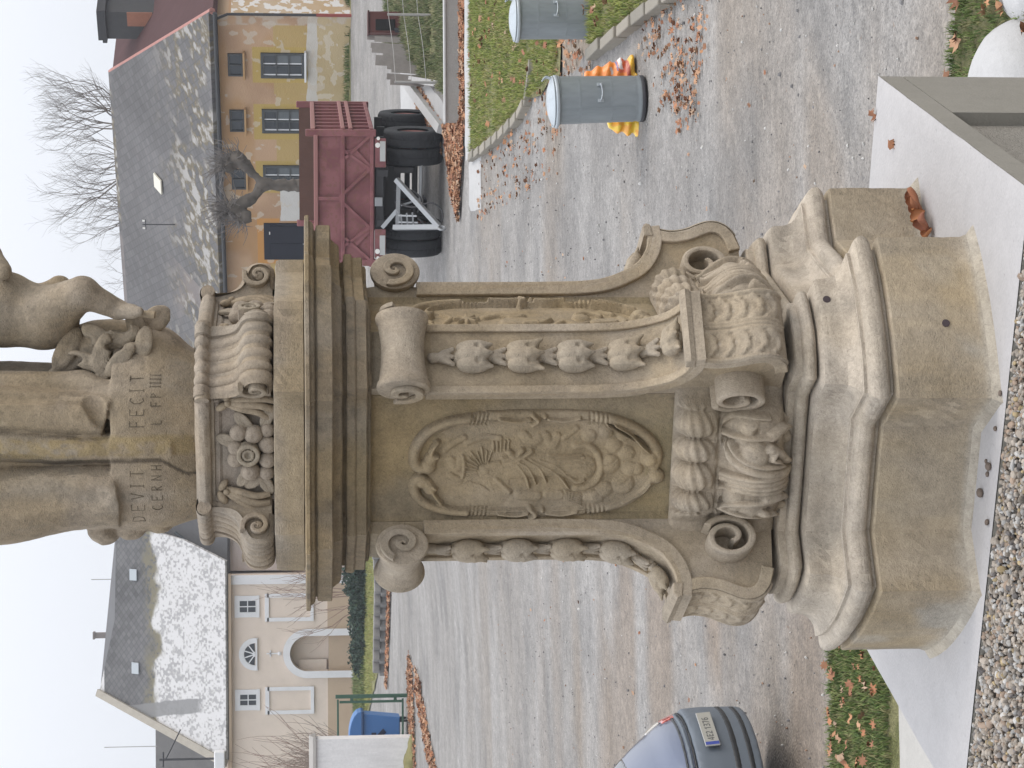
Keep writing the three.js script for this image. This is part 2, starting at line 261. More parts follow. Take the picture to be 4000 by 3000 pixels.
{
  // whole silhouette, slightly narrower than the bands
  const inner = [[.24, .435], [.24, 1.30]];
  geoC.body = sc(sideways(extr([...off2(op, -.002), ...off2(fp, -.002).slice(1), ...inner], .152), .076), { och: .6, grey: .3, seed: 21 });
  const bandShape = (pts, t) => [...pts, ...off2(pts, -t).reverse()];
  geoC.front = sc(sideways(extr(bandShape(op, .028), CW * 2, .003), CW), { och: .4, grey: .25, pale: .4, seed: 22 });
  const rim = (s) => sideways(extr(bandShape(off2(op, .0085), .012), .02, .0025), s > 0 ? CW : -CW + .02);
  geoC.rims = sc(merge([rim(1), rim(-1)]), { och: .3, grey: .2, pale: .5, seed: 23 });
  geoC.tip = sc(sideways(extr([[.47, .668], [.503, .6725], [.5075, .684], [.497, .6935], [.47, .692]], CW * 2 + .006, .003), CW + .003), { pale: .8, och: .1, seed: 24 });
  geoC.footBand = sc(sideways(extr(bandShape(fp, .03), CW * 2 - .002, .003), CW - .001), { och: .4, grey: .3, pale: .3, seed: 25 });
  // acanthus leaf cut on the front of the foot
  const L = 0; let acc = [0]; for (let i = 1; i < fp.length; i++) acc.push(acc[i - 1] + Math.hypot(fp[i][0] - fp[i - 1][0], fp[i][1] - fp[i - 1][1]));
  const tot = acc[acc.length - 1], at = s => { s *= tot; let i = 1; while (i < acc.length - 1 && acc[i] < s) i++; const t = (s - acc[i - 1]) / (acc[i] - acc[i - 1]), a = fp[i - 1], b = fp[i]; let tx = b[0] - a[0], ty = b[1] - a[1]; const l = Math.hypot(tx, ty); return [mix(a[0], b[0], t), mix(a[1], b[1], t), -ty / l, tx / l]; };
  const st = [];
  st.push({ p: [[-.012, .02], [-.010, .22]], r: .007, h: .007 }, { p: [[.010, .02], [.010, .22]], r: .006, h: .006 }, { p: [[0, .01], [0, .23]], r: .004, h: .008 });
  for (const s of [-1, 1]) for (let k = 0; k < 5; k++) { const y = .035 + k * .042; st.push({ p: curve([[s * .014, y - .02], [s * .035, y + .004], [s * .06, y + .002], [s * .072, y - .014]]), r: .013, r1: .007, h: .006 }, { p: [[s * .04, y + .016]], r: .007, h: .0045, cut: 1 }, { p: [[s * .066, y + .004]], r: .0055, h: .004, cut: 1 }); }
  for (const s of [-1, 1]) st.push({ p: [[s * .083, 0], [s * .083, .24]], r: .006, h: .006 });
  const rf = relief(st);
  const mk = grid(70, 80, (u, v) => { const t = mix(-CW + .001, CW - .001, u), a = at(mix(.07, .99, v)), hh = rf(t, v * tot, .001); return [t, a[1] + a[3] * hh, a[0] + a[2] * hh]; });
  { const ii = mk.index.array; for (let i = 0; i < ii.length; i += 3) { const t = ii[i + 1]; ii[i + 1] = ii[i + 2]; ii[i + 2] = t; } mk.computeVertexNormals(); }
  geoC.acanthus = sc(mk, { och: .25, grey: .35, pale: .4, seed: 26 });
  // upper scroll: a spool, wide at its ends
  const pr = [[.0, -.098], [.052, -.098], [.0585, -.095], [.0605, -.089], [.0595, -.080], [.0555, -.074], [.0535, -.062], [.0505, -.04], [.0485, -.018], [.048, 0]]; const full = [...pr, ...pr.slice(0, -1).reverse().map(p => [p[0], -p[1]])];
  const sp = lathe(full, 40).rotateZ(-Math.PI / 2); sp.scale(1, 1.03, .86); sp.translate(0, 1.328, .366);
  geoC.spool = sc(toCreasedNormals(sp, .6), { och: .3, grey: .35, pale: .3, seed: 27 });
  const eye = s => { const g = extr(spiral(1.25, .0565, .012, .020, .86, 1.03, s > 0 ? .4 : Math.PI - .4), .012, .003); if (s < 0) g.scale(1, 1, 1); return sideways(g, 0).translate(s > 0 ? .112 : -.098 + .0, 1.328, .366); };
  geoC.spoolEye = [sc(eye(1), { och: .3, pale: .3, seed: 28 }), sc(eye(-1), { och: .3, pale: .3, seed: 29 })];
  const vol = s => sideways(extr(spiral(1.55, .070, .022, .0185, .80, 1.0, 2.2, 1.7), .066, .005), 0).translate(s > 0 ? .135 : -.069, .556, .370);
  geoC.sideVolute = [sc(vol(1), { och: .3, grey: .2, pale: .5, seed: 30 }), sc(vol(-1), { och: .3, grey: .2, pale: .5, seed: 31 })];
  geoC.neck = sc(sideways(extr([[.25, 1.405], [.33, 1.405], [.335, 1.37], [.332, 1.26], [.25, 1.26]], .15, .003), .075), { och: .5, seed: 32 });
  // bellflower: a bud of three petals with drilled gaps
  const bud = (open) => { const g = sdf((x, y, z) => {
    let d = ell(x, y, z, [0, .006, .002], [.027, .040, .028]);
    for (const a of [-1, 0, 1]) { const th = a * .98, c = Math.cos(th), s = Math.sin(th), lx = x * c - z * s, lz = x * s + z * c; let p = ell(lx, y, lz, [0, .0, .023 + (a ? .004 : 0)], [.022, .038, .017]); p = smin(p, cap(lx, y, lz, [0, -.016, .030], [0, -.045, open && a ? .046 : .034], .013, .004), .008); p = Math.max(p, -cap(lx, y, lz, [.004, .03, .046], [.010, -.03, .047], .0024)); p = Math.max(p, -cap(lx, y, lz, [-.006, .03, .046], [-.010, -.03, .047], .002)); d = smin(d, p, .003); }
    for (const a of [-1, 1]) { const th = a * .5, c = Math.cos(th), s = Math.sin(th); d = smax(d, -cap(x, y, z, [s * .042, open ? -.014 : -.012, c * .042], [s * .04, open ? -.06 : -.022, c * .05], .0078, open ? .014 : .008), .003); }
    d = smax(d, -(z + .004), .002); return d + .0012 * (fbm(x * 130, y * 60, z * 130, 2) - .5);
  }, [-.06, -.06, -.012], [.06, .06, .06], .0027); return sc(g, { och: .25, grey: .25, pale: .5, seed: 33 + open }); };
  geoC.bud = [bud(0), bud(1)];
  geoC.calyx = sc(sdf((x, y, z) => {
    let d = cap(x, y, z, [0, .03, .006], [0, .012, .008], .013, .011);
    for (const a of [-1, 0, 1]) { d = smin(d, cap(x, y, z, [a * .007, .006, .011], [a * .019, -.017, .013], .0095, .0055), .003); }
    d = smin(d, ell(x, y, z, [0, -.03, .006], [.012, .009, .012]), .002); return smax(d, -(z + .004), .002);
  }, [-.035, -.045, -.01], [.035, .05, .035], .0026), { och: .3, pale: .4, seed: 36 });
}
function makeConsole(k) {
  const b = mesh('corner_console', geoC.body, M.stone, ped); b.rotation.y = Math.PI / 4 + k * Math.PI / 2;
  mesh('front_band', geoC.front, M.stone, b); mesh('raised_rim', geoC.rims, M.stone, b); mesh('scroll_lip', geoC.tip, M.stone, b); mesh('foot_band', geoC.footBand, M.stone, b);
  mesh('acanthus_leaf', geoC.acanthus, M.stone, b); mesh('scroll_neck', geoC.neck, M.stone, b); mesh('scroll', geoC.spool, M.stone, b);
  for (const g of geoC.spoolEye) mesh('scroll_eye', g, M.stone, b);
  for (const g of geoC.sideVolute) mesh('side_volute', g, M.stone, b);
  const ys = [1.165, 1.047, .928, .806]; ys.forEach((y, i) => { const m = mesh('bellflower', geoC.bud[(i + (k & 1)) & 1], M.stone, b); m.position.set(0, y, i === 3 ? .343 : .334); m.rotation.x = i === 3 ? -.22 : 0; m.scale.setScalar(1); });
  [1.228, 1.106, .987, .868].forEach(y => { const m = mesh('calyx', geoC.calyx, M.stone, b); m.position.set(0, y, .333); });
  { const m = mesh('calyx', geoC.calyx, M.stone, b); m.position.set(0, .742, .372); m.rotation.x = -.6; const n = mesh('bellflower', geoC.bud[1], M.stone, b); n.position.set(0, .700, .424); n.rotation.x = -1.05; n.scale.set(.95, .8, .8); }
  return b;
}
for (let k = 0; k < 4; k++) makeConsole(k);
// ---- oval relief panels
const zp = (x, y) => [.117 - (y - 190) * .000337 + .020, 1.304 - (x - 110) * .000317]; // drawing grid -> metres on the panel (centred)
const zs = (pts, n = 5) => pts.length > 2 ? curve(pts.map(p => zp(...p)), n) : pts.map(p => zp(...p));
const k3 = .000327;
function frameStrokes() {
  const S = [], add = (pts, r, h, o = {}) => S.push({ p: zs(pts), r: r * k3, h, ...o });
  add([[250, 775], [205, 715], [160, 690], [128, 740], [150, 822], [230, 890], [360, 932], [520, 950]], 46, .020, { r1: 34 * k3 }); add([[480, 946], [700, 955], [1000, 960], [1350, 952], [1560, 930]], 38, .0115); add([[1480, 940], [1600, 918], [1740, 868], [1850, 790], [1915, 715], [1960, 690]], 34, .018, { r1: 44 * k3 });
  add([[255, 540], [225, 600], [160, 605], [125, 545], [150, 440], [235, 340], [380, 272], [540, 246]], 50, .021, { r1: 36 * k3 }); add([[500, 250], [700, 234], [1000, 228], [1400, 234], [1560, 252]], 40, .0115); add([[1480, 240], [1620, 268], [1790, 340], [1910, 445], [1950, 545], [1925, 610]], 36, .018, { r1: 46 * k3 });
  for (const q of [[[300, 880], [420, 922], [600, 935], [1000, 942], [1400, 932], [1600, 900], [1780, 815]], [[300, 345], [430, 292], [640, 268], [1000, 258], [1400, 264], [1600, 292], [1780, 372]]]) add(q, 9, .0145);
  add([[330, 880], [270, 800], [250, 740], [290, 770]], 16, .019); add([[300, 420], [260, 480], [250, 540], [300, 530]], 20, .02);
  add([[230, 600]], 62, .024); add([[185, 720]], 48, .022); add([[1900, 560]], 70, .024); add([[1950, 690]], 62, .023);
  add([[1620, 300], [1740, 370], [1840, 470], [1880, 500]], 12, .026); add([[1700, 880], [1850, 800], [1900, 740]], 14, .025); add([[1560, 300], [1780, 420]], 8, .026);
  for (const q of [250, 955]) { for (let i = 0; i < 5; i++) S.push({ p: zs([[1430 + i * 34, q - 45], [1430 + i * 34, q + 45]]), r: 8 * k3, h: .005, cut: 1 }); for (let i = 0; i < 5; i++) S.push({ p: zs([[560 + i * 30, q - 45], [540 + i * 30, q + 45]]), r: 7 * k3, h: .005, cut: 1 }); add([[1000, q - 30], [1040, q + 10], [1000, q + 40]], 22, .026); add([[1090, q - 20]], 24, .024); add([[760, q], [900, q + 14], [980, q]], 16, .025); add([[1120, q], [1240, q + 12], [1350, q - 8]], 16, .024); }
  return S;
}
function virginStrokes() {
  const S = [], add = (pts, r, h, o = {}) => S.push({ p: zs(pts), r: r * k3, h, ...o });
  S.push({ p: [zp(660, 770)], r: 175 * k3, h: .011, ay: .9 });
  for (let i = 0; i < 17; i++) { const a = mix(-2.0, 1.9, i / 16), r0 = 62, r1 = i % 2 ? 150 : 175; add([[655 - Math.cos(a) * r0, 640 + Math.sin(a) * -r0], [655 - Math.cos(a) * r1, 640 - Math.sin(a) * r1]], 8, .0125, { r1: 5 * k3 }); }
  add([[665, 640]], 36, .019); add([[640, 620], [700, 600], [760, 590]], 26, .014); add([[705, 652], [790, 640], [900, 622]], 66, .015, { r1: 84 * k3 });
  add([[880, 620], [1000, 612], [1150, 606], [1280, 615], [1392, 622]], 88, .0155, { r1: 100 * k3 });
  add([[740, 700], [800, 760], [840, 800]], 22, .019); add([[800, 560], [880, 540], [930, 490]], 24, .019); add([[830, 500], [870, 540]], 26, .02); add([[860, 575], [900, 560], [1000, 500]], 20, .019);
  for (const q of [[[880, 560], [980, 620], [1040, 740]], [[940, 550], [1060, 620], [1120, 730]], [[1000, 560], [1120, 620], [1220, 690], [1290, 780]], [[1060, 560], [1200, 610], [1290, 700]], [[900, 600], [960, 680], [990, 770]]]) add(q, 11, .0192, { r1: 8 * k3 });
  for (const q of [530, 560, 590, 620, 655]) add([[1130, q], [1260, q + 4], [1385, q + 2]], 8, .0182);
  add([[1290, 690], [1350, 730], [1400, 720]], 16, .018); add([[1410, 600]], 22, .018); add([[1412, 672]], 20, .018); add([[1390, 545]], 18, .017);
  add([[1330, 462], [1420, 455], [1490, 510], [1522, 590], [1525, 660], [1490, 730], [1420, 770], [1340, 780]], 26, .017);
  for (const [x, y, r] of [[1590, 600, 78], [1620, 460, 60], [1700, 750, 84], [1720, 520, 62], [1690, 380, 56], [1560, 790, 66], [1750, 640, 60], [1480, 850, 60], [1430, 390, 56], [1560, 360, 50], [1800, 640, 50]]) add([[x, y]], r, .012 + .004 * (r > 70));
  for (const [x, y] of [[1600, 600], [1700, 750]]) { add([[x - 50, y + 10], [x, y - 6], [x + 40, y - 40]], 6, .004, { cut: 1 }); }
  add([[400, 560], [440, 620], [480, 560]], 34, .011); add([[400, 680], [470, 720]], 30, .011); add([[350, 480], [420, 430], [490, 395]], 30, .012); add([[490, 530], [500, 610], [490, 690]], 14, .013); add([[520, 430], [640, 390], [760, 400]], 26, .011);
  for (let i = 0; i < 5; i++) add([[720 + i * 26, 500 - i * 3], [712 + i * 30, 425 - i * 2]], 7, .012);
  add([[940, 380], [1000, 430], [1060, 400]], 40, .010); add([[1100, 380], [1160, 450], [1190, 390]], 36, .011); add([[1240, 400], [1330, 330]], 26, .010);
  add([[920, 830], [1050, 835]], 44, .009, { flat: 1 }); add([[1140, 830], [1220, 830]], 44, .0095, { flat: 1 }); for (let i = 0; i < 6; i++) add([[1260, 800 + i * 12], [1390, 830 + i * 16]], 6, .011);
  add([[560, 720], [640, 745], [700, 790]], 8, .005, { cut: 1 }); add([[1430, 850], [1520, 860]], 40, .0095);
  return S;
}
function armsStrokes() {
  const S = [], add = (pts, r, h, o = {}) => S.push({ p: zs(pts), r: r * k3, h, ...o });
  for (let i = 0; i < 8; i++) { const a = i / 8 * 6.283; add([[560, 600], [560 + 90 * Math.cos(a), 600 + 90 * Math.sin(a)]], 24, .018, { r1: 14 * k3 }); }
  add([[700, 560], [820, 500], [920, 560], [1000, 520]], 34, .017); add([[900, 640], [1040, 640]], 95, .012, { flat: 1 }); add([[1000, 700], [1120, 700], [1200, 620]], 26, .019); add([[1240, 720], [1320, 660], [1400, 740], [1480, 700]], 26, .017);
  add([[1450, 560]], 70, .018); add([[1420, 500], [1520, 480], [1600, 540]], 26, .02); add([[1560, 660], [1680, 640]], 60, .013, { flat: 1 }); add([[1700, 480], [1620, 420]], 30, .014); add([[820, 760], [960, 790], [1080, 760]], 30, .013); add([[460, 760], [600, 780]], 30, .013);
  add([[1750, 560], [1780, 640], [1750, 720]], 26, .015); add([[380, 480], [440, 560], [400, 660]], 24, .014);
  return S;
}
function cartouche(inner, sd) {
  const f = relief(frameStrokes()), g0 = relief(inner), n2 = (x, y) => .0011 * (fbm(x * 160, y * 160, sd, 2) - .5);
  const inside = (x, y) => { const a = x / .112, b = (y - 1.006) / .262; return a * a * a * a + b * b * b * b; };
  const g = grid(150, 280, (u, v) => {
    const x = mix(-.165, .165, u), y = mix(.675, 1.335, v), e = inside(x, y); let h = -.006; if (e < 1.25) h = mix(.001, -.001, sst(.8, 1.2, e)); if (e < 1.0) h = .62 * g0(x, y, h / .62); h = f(x, y, h); return [x, y, SC + h + n2(x, y)];
  }, q => q[2] > SC - .003);
  return stoneGeo(g, { base: [.375, .295, .185], och: .4, grey: .25, pale: .25, seed: sd });
}
const cart = [cartouche(virginStrokes(), 41), cartouche(armsStrokes(), 44)];
for (let k = 0; k < 4; k++) { const m = mesh('oval_cartouche', cart[k === 0 ? 0 : 1], M.stone, ped); m.rotation.y = k * Math.PI / 2; m.userData.label = k === 0 ? 'oval relief of a haloed robed figure standing on a crescent above clouds' : 'oval relief of flowers, scrolls and a small shield'; if (k === 0) m.position.x = -.020; if (k === 1) m.position.set(0, 0, .0); }
// ---- scalloped apron between the console feet
{
  const prof = curve([[.262, .688], [.298, .689], [.332, .681], [.351, .659], [.353, .628], [.337, .600], [.320, .585], [.330, .564], [.349, .545], [.369, .514], [.369, .482], [.350, .452], [.318, .436], [.29, .432]], 5);
  const yz = (x, y) => [.183 - (y - 30) * .000372 - .006, (x - 190) / 700]; // drawing grid -> (x, way down)
  const S = [], add = (pts, r, h, o = {}) => S.push({ p: pts.length > 2 ? curve(pts.map(p => yz(...p))) : pts.map(p => yz(...p)), r, h, ...o });
  const mk = (pts, r, r1, h) => ({ p: curve(pts.map(q => { const a = yz(...q); return [a[0], a[1] * .5]; })), r, r1, h }), dot = (x, y, r, h, cut) => { const a = yz(x, y); return { p: [[a[0], a[1] * .5]], r, h, cut }; };
  const rf = relief([
    dot(640, 395, .040, .012), dot(540, 690, .046, .013), dot(600, 190, .034, .011), dot(640, 890, .034, .011), dot(700, 590, .030, .010),
    mk([[430, 300], [480, 345], [530, 420], [610, 485], [740, 520], [885, 512]], .0135, .010, .020), mk([[520, 330], [575, 410], [650, 458], [760, 478]], .008, .006, .018),
    mk([[425, 545], [600, 552], [885, 535]], .009, .007, .019), mk([[440, 578], [640, 580], [880, 578]], .010, .008, .016), mk([[540, 606], [700, 612], [875, 614]], .008, .007, .017), mk([[560, 632], [720, 645], [860, 655]], .009, .007, .015),
    mk([[420, 655], [500, 640], [580, 652]], .007, .005, .016), mk([[480, 775], [560, 742], [690, 702], [760, 690]], .009, .007, .020),
    mk([[345, 772], [480, 788], [620, 828], [720, 850]], .009, .007, .020), mk([[380, 806], [470, 862], [560, 948]], .010, .006, .017), mk([[430, 268], [560, 282], [730, 262]], .008, .006, .020), mk([[440, 225], [500, 175], [580, 150], [700, 160]], .009, .006, .018),
    mk([[700, 345], [745, 392], [790, 455], [850, 485]], .014, .008, .021), mk([[715, 375], [705, 415], [735, 440]], .008, .006, .022), mk([[700, 265], [760, 225], [800, 235]], .013, .007, .021), mk([[690, 690], [770, 690], [820, 725]], .013, .008, .021), mk([[690, 790], [740, 812], [775, 862], [745, 880]], .013, .007, .021), mk([[690, 900], [735, 935], [720, 985], [685, 1000]], .012, .007, .020), mk([[820, 780], [845, 830], [840, 900]], .012, .009, .016), mk([[830, 330], [860, 270], [850, 200]], .012, .009, .016),
    dot(470, 335, .012, .016, 1), dot(560, 350, .010, .008, 1), dot(470, 745, .013, .014, 1), dot(505, 850, .010, .012, 1), dot(735, 320, .010, .012, 1), dot(760, 420, .007, .008, 1), dot(770, 660, .009, .010, 1), dot(720, 770, .010, .012, 1), dot(450, 610, .011, .010, 1), dot(640, 240, .010, .010, 1)
  ]);
  const lobes = [[.205, .135], [.132, .072], [.066, .010], [.006, -.062], [-.068, -.118], [-.124, -.182]];
  const n = prof.length - 1;
  const g = grid(220, 130, (u, v) => {
    const x = mix(-.185, .196, u), s = v * n, i = Math.min(n - 1, Math.floor(s)), t = s - i, a = prof[i], b = prof[i + 1]; let tx = b[0] - a[0], ty = b[1] - a[1]; const l = Math.hypot(tx, ty); let nz = -ty / l, ny = tx / l, h = 0;
    if (v < .42) { let m = 0; for (const [p, q] of lobes) if (x < p && x >= q) m = Math.sin((x - q) / (p - q) * Math.PI); const w = sst(0, .1, v) * sst(.44, .34, v); h += w * (-.024 + .028 * Math.pow(m, .6)) + w * .0022 * Math.sin(v * 105 + x * 70 + 5 * fbm(x * 14, v * 5, 3)); }
    else { const w = sst(.42, .5, v) * sst(1, .93, v); const arch = .016 * Math.cos(x / .19 * 1.3); h += w * (rf(x, mix(.3, 1, (v - .42) / .58) * .5, 0) + arch - .010); }
    const ex = sst(.165, .105, Math.abs(x - .004)); const r0 = mix(a[0], b[0], t); return [x, mix(a[1], b[1], t) + ny * h * ex, mix(.262, r0, .30 + .70 * ex) + nz * h * ex];
  });
  { const ii = g.index.array; for (let i = 0; i < ii.length; i += 3) { const t = ii[i + 1]; ii[i + 1] = ii[i + 2]; ii[i + 2] = t; } g.computeVertexNormals(); }
  const ap = stoneGeo(g, { och: .35, grey: .3, pale: .4, seed: 51 });
  for (let k = 0; k < 4; k++) { const m = mesh('scalloped_apron', ap, M.stone, ped); m.rotation.y = k * Math.PI / 2; }
}
// ---- capital block above the cornice
const capit = thing('statue_capital', 'carved sandstone capital block with fluted corner rolls and fruit garland under the statue', 'capital', [.0174, 0, 0], YAW);
const capPatch = (c, x, y, z) => mix3(c, [.40, .32, .20], .55 * sst(.035, .0, y - 1.555 - .05 * fbm(x * 9, 2, z * 9, 3)));
mesh('drum', stoneGeo(ring([[.01, 1.5537], [0, 1.556], ...rowsY(0, 1.565, 1.615, 4), [.002, 1.6225], [.012, 1.6245], [.05, 1.625]], .3657, .1164, .3162, { step: .02 }), { base: [.38, .315, .235], och: .2, grey: .6, pale: .1, dark: .3, seed: 61, patch: capPatch }), M.stone, capit);
mesh('block', stoneGeo(ring([[0, 1.624], ...rowsY(0, 1.63, 1.745, 6), [-.006, 1.752], [-.006, 1.762]], .262, .085, .236, { step: .02 }), { base: [.36, .305, .255], och: .1, grey: .5, pale: .2, seed: 62 }), M.stone, capit);
mesh('abacus', stoneGeo(ring([[.03, 1.7605], [.02, 1.763], [.02, 1.770], ...arc(.017, 1.787, .017, -70, 80, 7), [.016, 1.805], [.03, 1.8085], [.1, 1.809]], .286, .094, .268, { step: .02, amp: .002 }), { och: .15, grey: .5, pale: .3, seed: 63, base: [.385, .325, .26] }), M.stone, capit);
{
  const prof = curve([[.262, 1.806], [.289, 1.8085], [.304, 1.800], [.306, 1.788], [.297, 1.777], [.286, 1.770], [.289, 1.752], [.297, 1.732], [.310, 1.716], [.330, 1.706], [.352, 1.700], [.370, 1.688], [.378, 1.667], [.375, 1.646], [.362, 1.630], [.345, 1.6255], [.30, 1.626]], 5), n = prof.length - 1;
  const g = grid(110, 90, (u, v) => {
    const wv = .094, x = mix(-wv, wv, u), s = v * n, i = Math.min(n - 1, Math.floor(s)), t = s - i, a = prof[i], b = prof[i + 1]; let tx = b[0] - a[0], ty = b[1] - a[1]; const l = Math.hypot(tx, ty), nz = -ty / l, ny = tx / l;
    const f = Math.abs(x) < .066 ? Math.abs(Math.sin((x + .066) / .132 * Math.PI * 4)) : 1, big = sst(.3, .5, v), h = -.016 * (1 - Math.pow(f, .6)) * mix(.7, 1, big) - .012 * sst(.078, .094, Math.abs(x)) * big;
    return [x, mix(a[1], b[1], t) + ny * h, mix(a[0], b[0], t) + nz * h];
  });
  { const ii = g.index.array; for (let i = 0; i < ii.length; i += 3) { const t = ii[i + 1]; ii[i + 1] = ii[i + 2]; ii[i + 2] = t; } g.computeVertexNormals(); }
  const roll = stoneGeo(g, { och: .2, grey: .45, pale: .35, seed: 65, base: [.385, .325, .26] });
  const side = stoneGeo(sideways(extr([...off2(prof, -.006).slice(3, -2), [.2, 1.63], [.2, 1.80]], .172, .002), .086), { grey: .5, seed: 66, base: [.385, .325, .26] });
  const eyes = [1, -1].map(s => stoneGeo(merge([sideways(extr(spiral(1.3, .041, .008, .013, .95, 1, 1.2), .022, .003), 0).translate(s > 0 ? .104 : -.082, 1.667, .334), new THREE.CylinderGeometry(.0165, .018, .014, 20).rotateZ(-s * Math.PI / 2).translate(s * .094, 1.789, .287), new THREE.SphereGeometry(.012, 12, 8).scale(.7, 1, 1).translate(s * .094, 1.664, .333)]), { grey: .4, pale: .4, seed: 67, base: [.385, .325, .26] }));
  const fruit = stoneGeo(sdf((x, y, z) => smax(ell(x, y, z, [0, 0, .006], [.0235, .0225, .0215]), -ell(x, y, z, [0, .002, .031], [.006, .006, .006]), .003), [-.03, -.03, -.02], [.03, .03, .035], .0025), { grey: .5, pale: .3, seed: 68, base: [.385, .325, .26] });
  const rose = stoneGeo(sdf((x, y, z) => { let d = ell(x, y, z, [0, 0, .002], [.030, .029, .018]); const r = Math.hypot(x, y); d = Math.min(d, Math.max(Math.abs(r - .022) - .005, z - .026, -z)); d = Math.min(d, Math.max(Math.abs(r - .011) - .0035, z - .024, -z)); return smax(d, -ell(x, y, z, [0, 0, .026], [.006, .006, .01]), .002); }, [-.036, -.036, -.016], [.036, .036, .032], .0024), { grey: .5, seed: 69, base: [.385, .325, .26] });
  const leaf = stoneGeo(sdf((x, y, z) => { const w = .016 * Math.sqrt(Math.max(0, 1 - Math.pow(x / .034, 2))) + .0001; let d = Math.max(Math.abs(y) - w, Math.abs(z - .004 * Math.cos(x * 60) - .003) - .006); d *= .7; return smax(d, -cap(x, y, z, [-.03, 0, .014], [.03, 0, .014], .0028), .002); }, [-.04, -.024, -.012], [.04, .024, .022], .0025), { grey: .5, seed: 70, base: [.385, .325, .26] });
  const ribbon = s => stoneGeo(merge([[0, .010], [.012, .0085], [-.012, .0085]].map(([o, r]) => tube([[o * .3, 0, .002], [s * .012 + o, -.03, .010], [s * .028 + o * 1.5, -.07, .012], [s * .03 + o * 1.9, -.10, .006]], r, 20, 8)).concat([new THREE.SphereGeometry(.013, 12, 8).scale(1.5, .8, .8).rotateZ(.5).translate(s * .016, .010, .005), new THREE.SphereGeometry(.012, 12, 8).scale(1.4, .75, .8).rotateZ(-.6).translate(-s * .015, .008, .005), new THREE.SphereGeometry(.008, 10, 8).translate(0, 0, .011)])), { grey: .5, pale: .2, seed: 71, base: [.385, .325, .26] });
  const rib = [ribbon(1), ribbon(-1)];
  for (let k = 0; k < 4; k++) {
    const c = mesh('corner_roll', roll, M.stone, capit); c.rotation.y = Math.PI / 4 + k * Math.PI / 2;
    mesh('roll_core', side, M.stone, c); for (const e of eyes) mesh('roll_eye', e, M.stone, c);
    const gar = mesh('rose', rose, M.stone, capit); gar.name = 'fruit_garland'; const th = k * Math.PI / 2; gar.rotation.y = th; gar.position.set(Math.sin(th) * .252, 1.685, Math.cos(th) * .252); if (k === 0) gar.position.x -= .004;
    const F = [[.046, -.013, 1], [.050, .022, .9], [-.017, .030, .85], [-.046, -.004, 1], [.012, .03, .8], [.055, -.045, .75], [.02, -.045, .95], [-.018, -.045, .9], [-.05, -.042, .8]];
    F.forEach(([x, y, s]) => { const m = mesh('fruit', fruit, M.stone, gar); m.position.set(x, y, -.004); m.scale.setScalar(s); m.rotation.z = x * 40; });
    [[-.06, .008, -.6], [.075, .01, .7], [-.078, -.04, .5], [.03, .045, 1.3], [-.07, -.015, -.9], [.088, -.045, -.4]].forEach(([x, y, a]) => { const m = mesh('leaf', leaf, M.stone, gar); m.position.set(x, y, -.006); m.rotation.z = a; m.scale.setScalar(.9); });
    [[-.098, .052, 1], [.122, .046, 0]].forEach(([x, y, i]) => { const m = mesh('ribbon', rib[i], M.stone, gar); m.position.set(x, y, -.008); if (i === 0) m.rotation.z = -.45; });
  }
}

// ------------------------------------------------------------------ statue
const statue = thing('stone_statue', 'weathered sandstone statue, robe hem and inscribed mound, standing on the carved capital', 'statue', [0, 0, 0]);
const statueCol = (o = {}) => stoneCol({ base: [.375, .312, .236], och: .35, grey: .5, pale: .12, dark: .35, seed: 80, ...o });
const base = (x, y, z) => {
  const a = Math.abs(x + .03) / .232, b = Math.abs(z - .0) / .215, yy = (y - 1.80) / .26; const r = Math.pow(Math.pow(a, 2.6) + Math.pow(b, 2.6), 1 / 2.6); const w = .86 + .16 * Math.sin(clamp(yy) * 2.6) - .28 * sst(.75, 1.15, yy); return Math.max((r - w) * .2, y - 2.005, 1.806 - y);
};
const robe = (x, y, z) => {
  const sp = sst(2.05, 2.3, y);
  const ec = (cx, cz, rx, rz) => { const a = (x - cx) / rx, b = (z - cz) / rz; return (Math.hypot(a, b) - 1) * Math.min(rx, rz); };
  let d = Math.max(ec(-.05 - .01 * sp, -.02, .19 + .02 * sp, .175), 1.985 - y);
  // left skirt with its straight hem, overhanging the mound
  let l = ec(-.165 - .024 * sp, .075, .088 + .014 * sp, .150); l = smax(l, -cap(x, y, z, [-.215, 2.7, .232], [-.172, 2.04, .235], .038, .022), .02); l = smax(l, -cap(x, y, z, [-.13, 2.7, .245], [-.135, 2.03, .243], .022, .017), .014); l = Math.max(l, 1.990 - y + .004 * Math.sin(x * 40));
  d = smin(d, l, .012);
  // flat edge band down the middle, running on over the mound
  let m = smax(ec(-.060 + .014 * sp, .155, .040, .062), 1.86 - y, .01);
  // broad panel of cloth with a slanting hem, hollow beneath
  let pn = ec(.020 + .016 * sp, .150, .058, .080); pn = smax(pn, -cap(x, y, z, [.045, 2.6, .245], [-.02, 2.10, .245], .024, .012), .02); pn = Math.max(pn, 2.012 - y - .30 * (.055 - x) * -1 - .01);
  // rolled fold at the right that turns under at the bottom
  let rl = cap(x, y, z, [.098, 2.9, .12], [.090, 2.075, .140], .038, .032); rl = smin(rl, cap(x, y, z, [.090, 2.075, .140], [.068, 1.998, .170], .032, .026), .02); rl = smin(rl, cap(x, y, z, [.068, 1.998, .170], [-.02, 1.990, .205], .026, .012), .02);
  d = smin(d, rl, .006); d = Math.min(d, m); d = Math.min(d, pn);
  d = smax(d, -cap(x, y, z, [.056, 2.048, .222], [-.03, 2.006, .232], .024, .016), .004);
  d = smax(d, -cap(x, y, z, [-.094, 2.9, .222], [-.100, 1.84, .215], .013, .014), .004);
  d = smax(d, -cap(x, y, z, [.066, 2.9, .210], [.064, 2.06, .222], .017, .015), .005);
  return d;
};
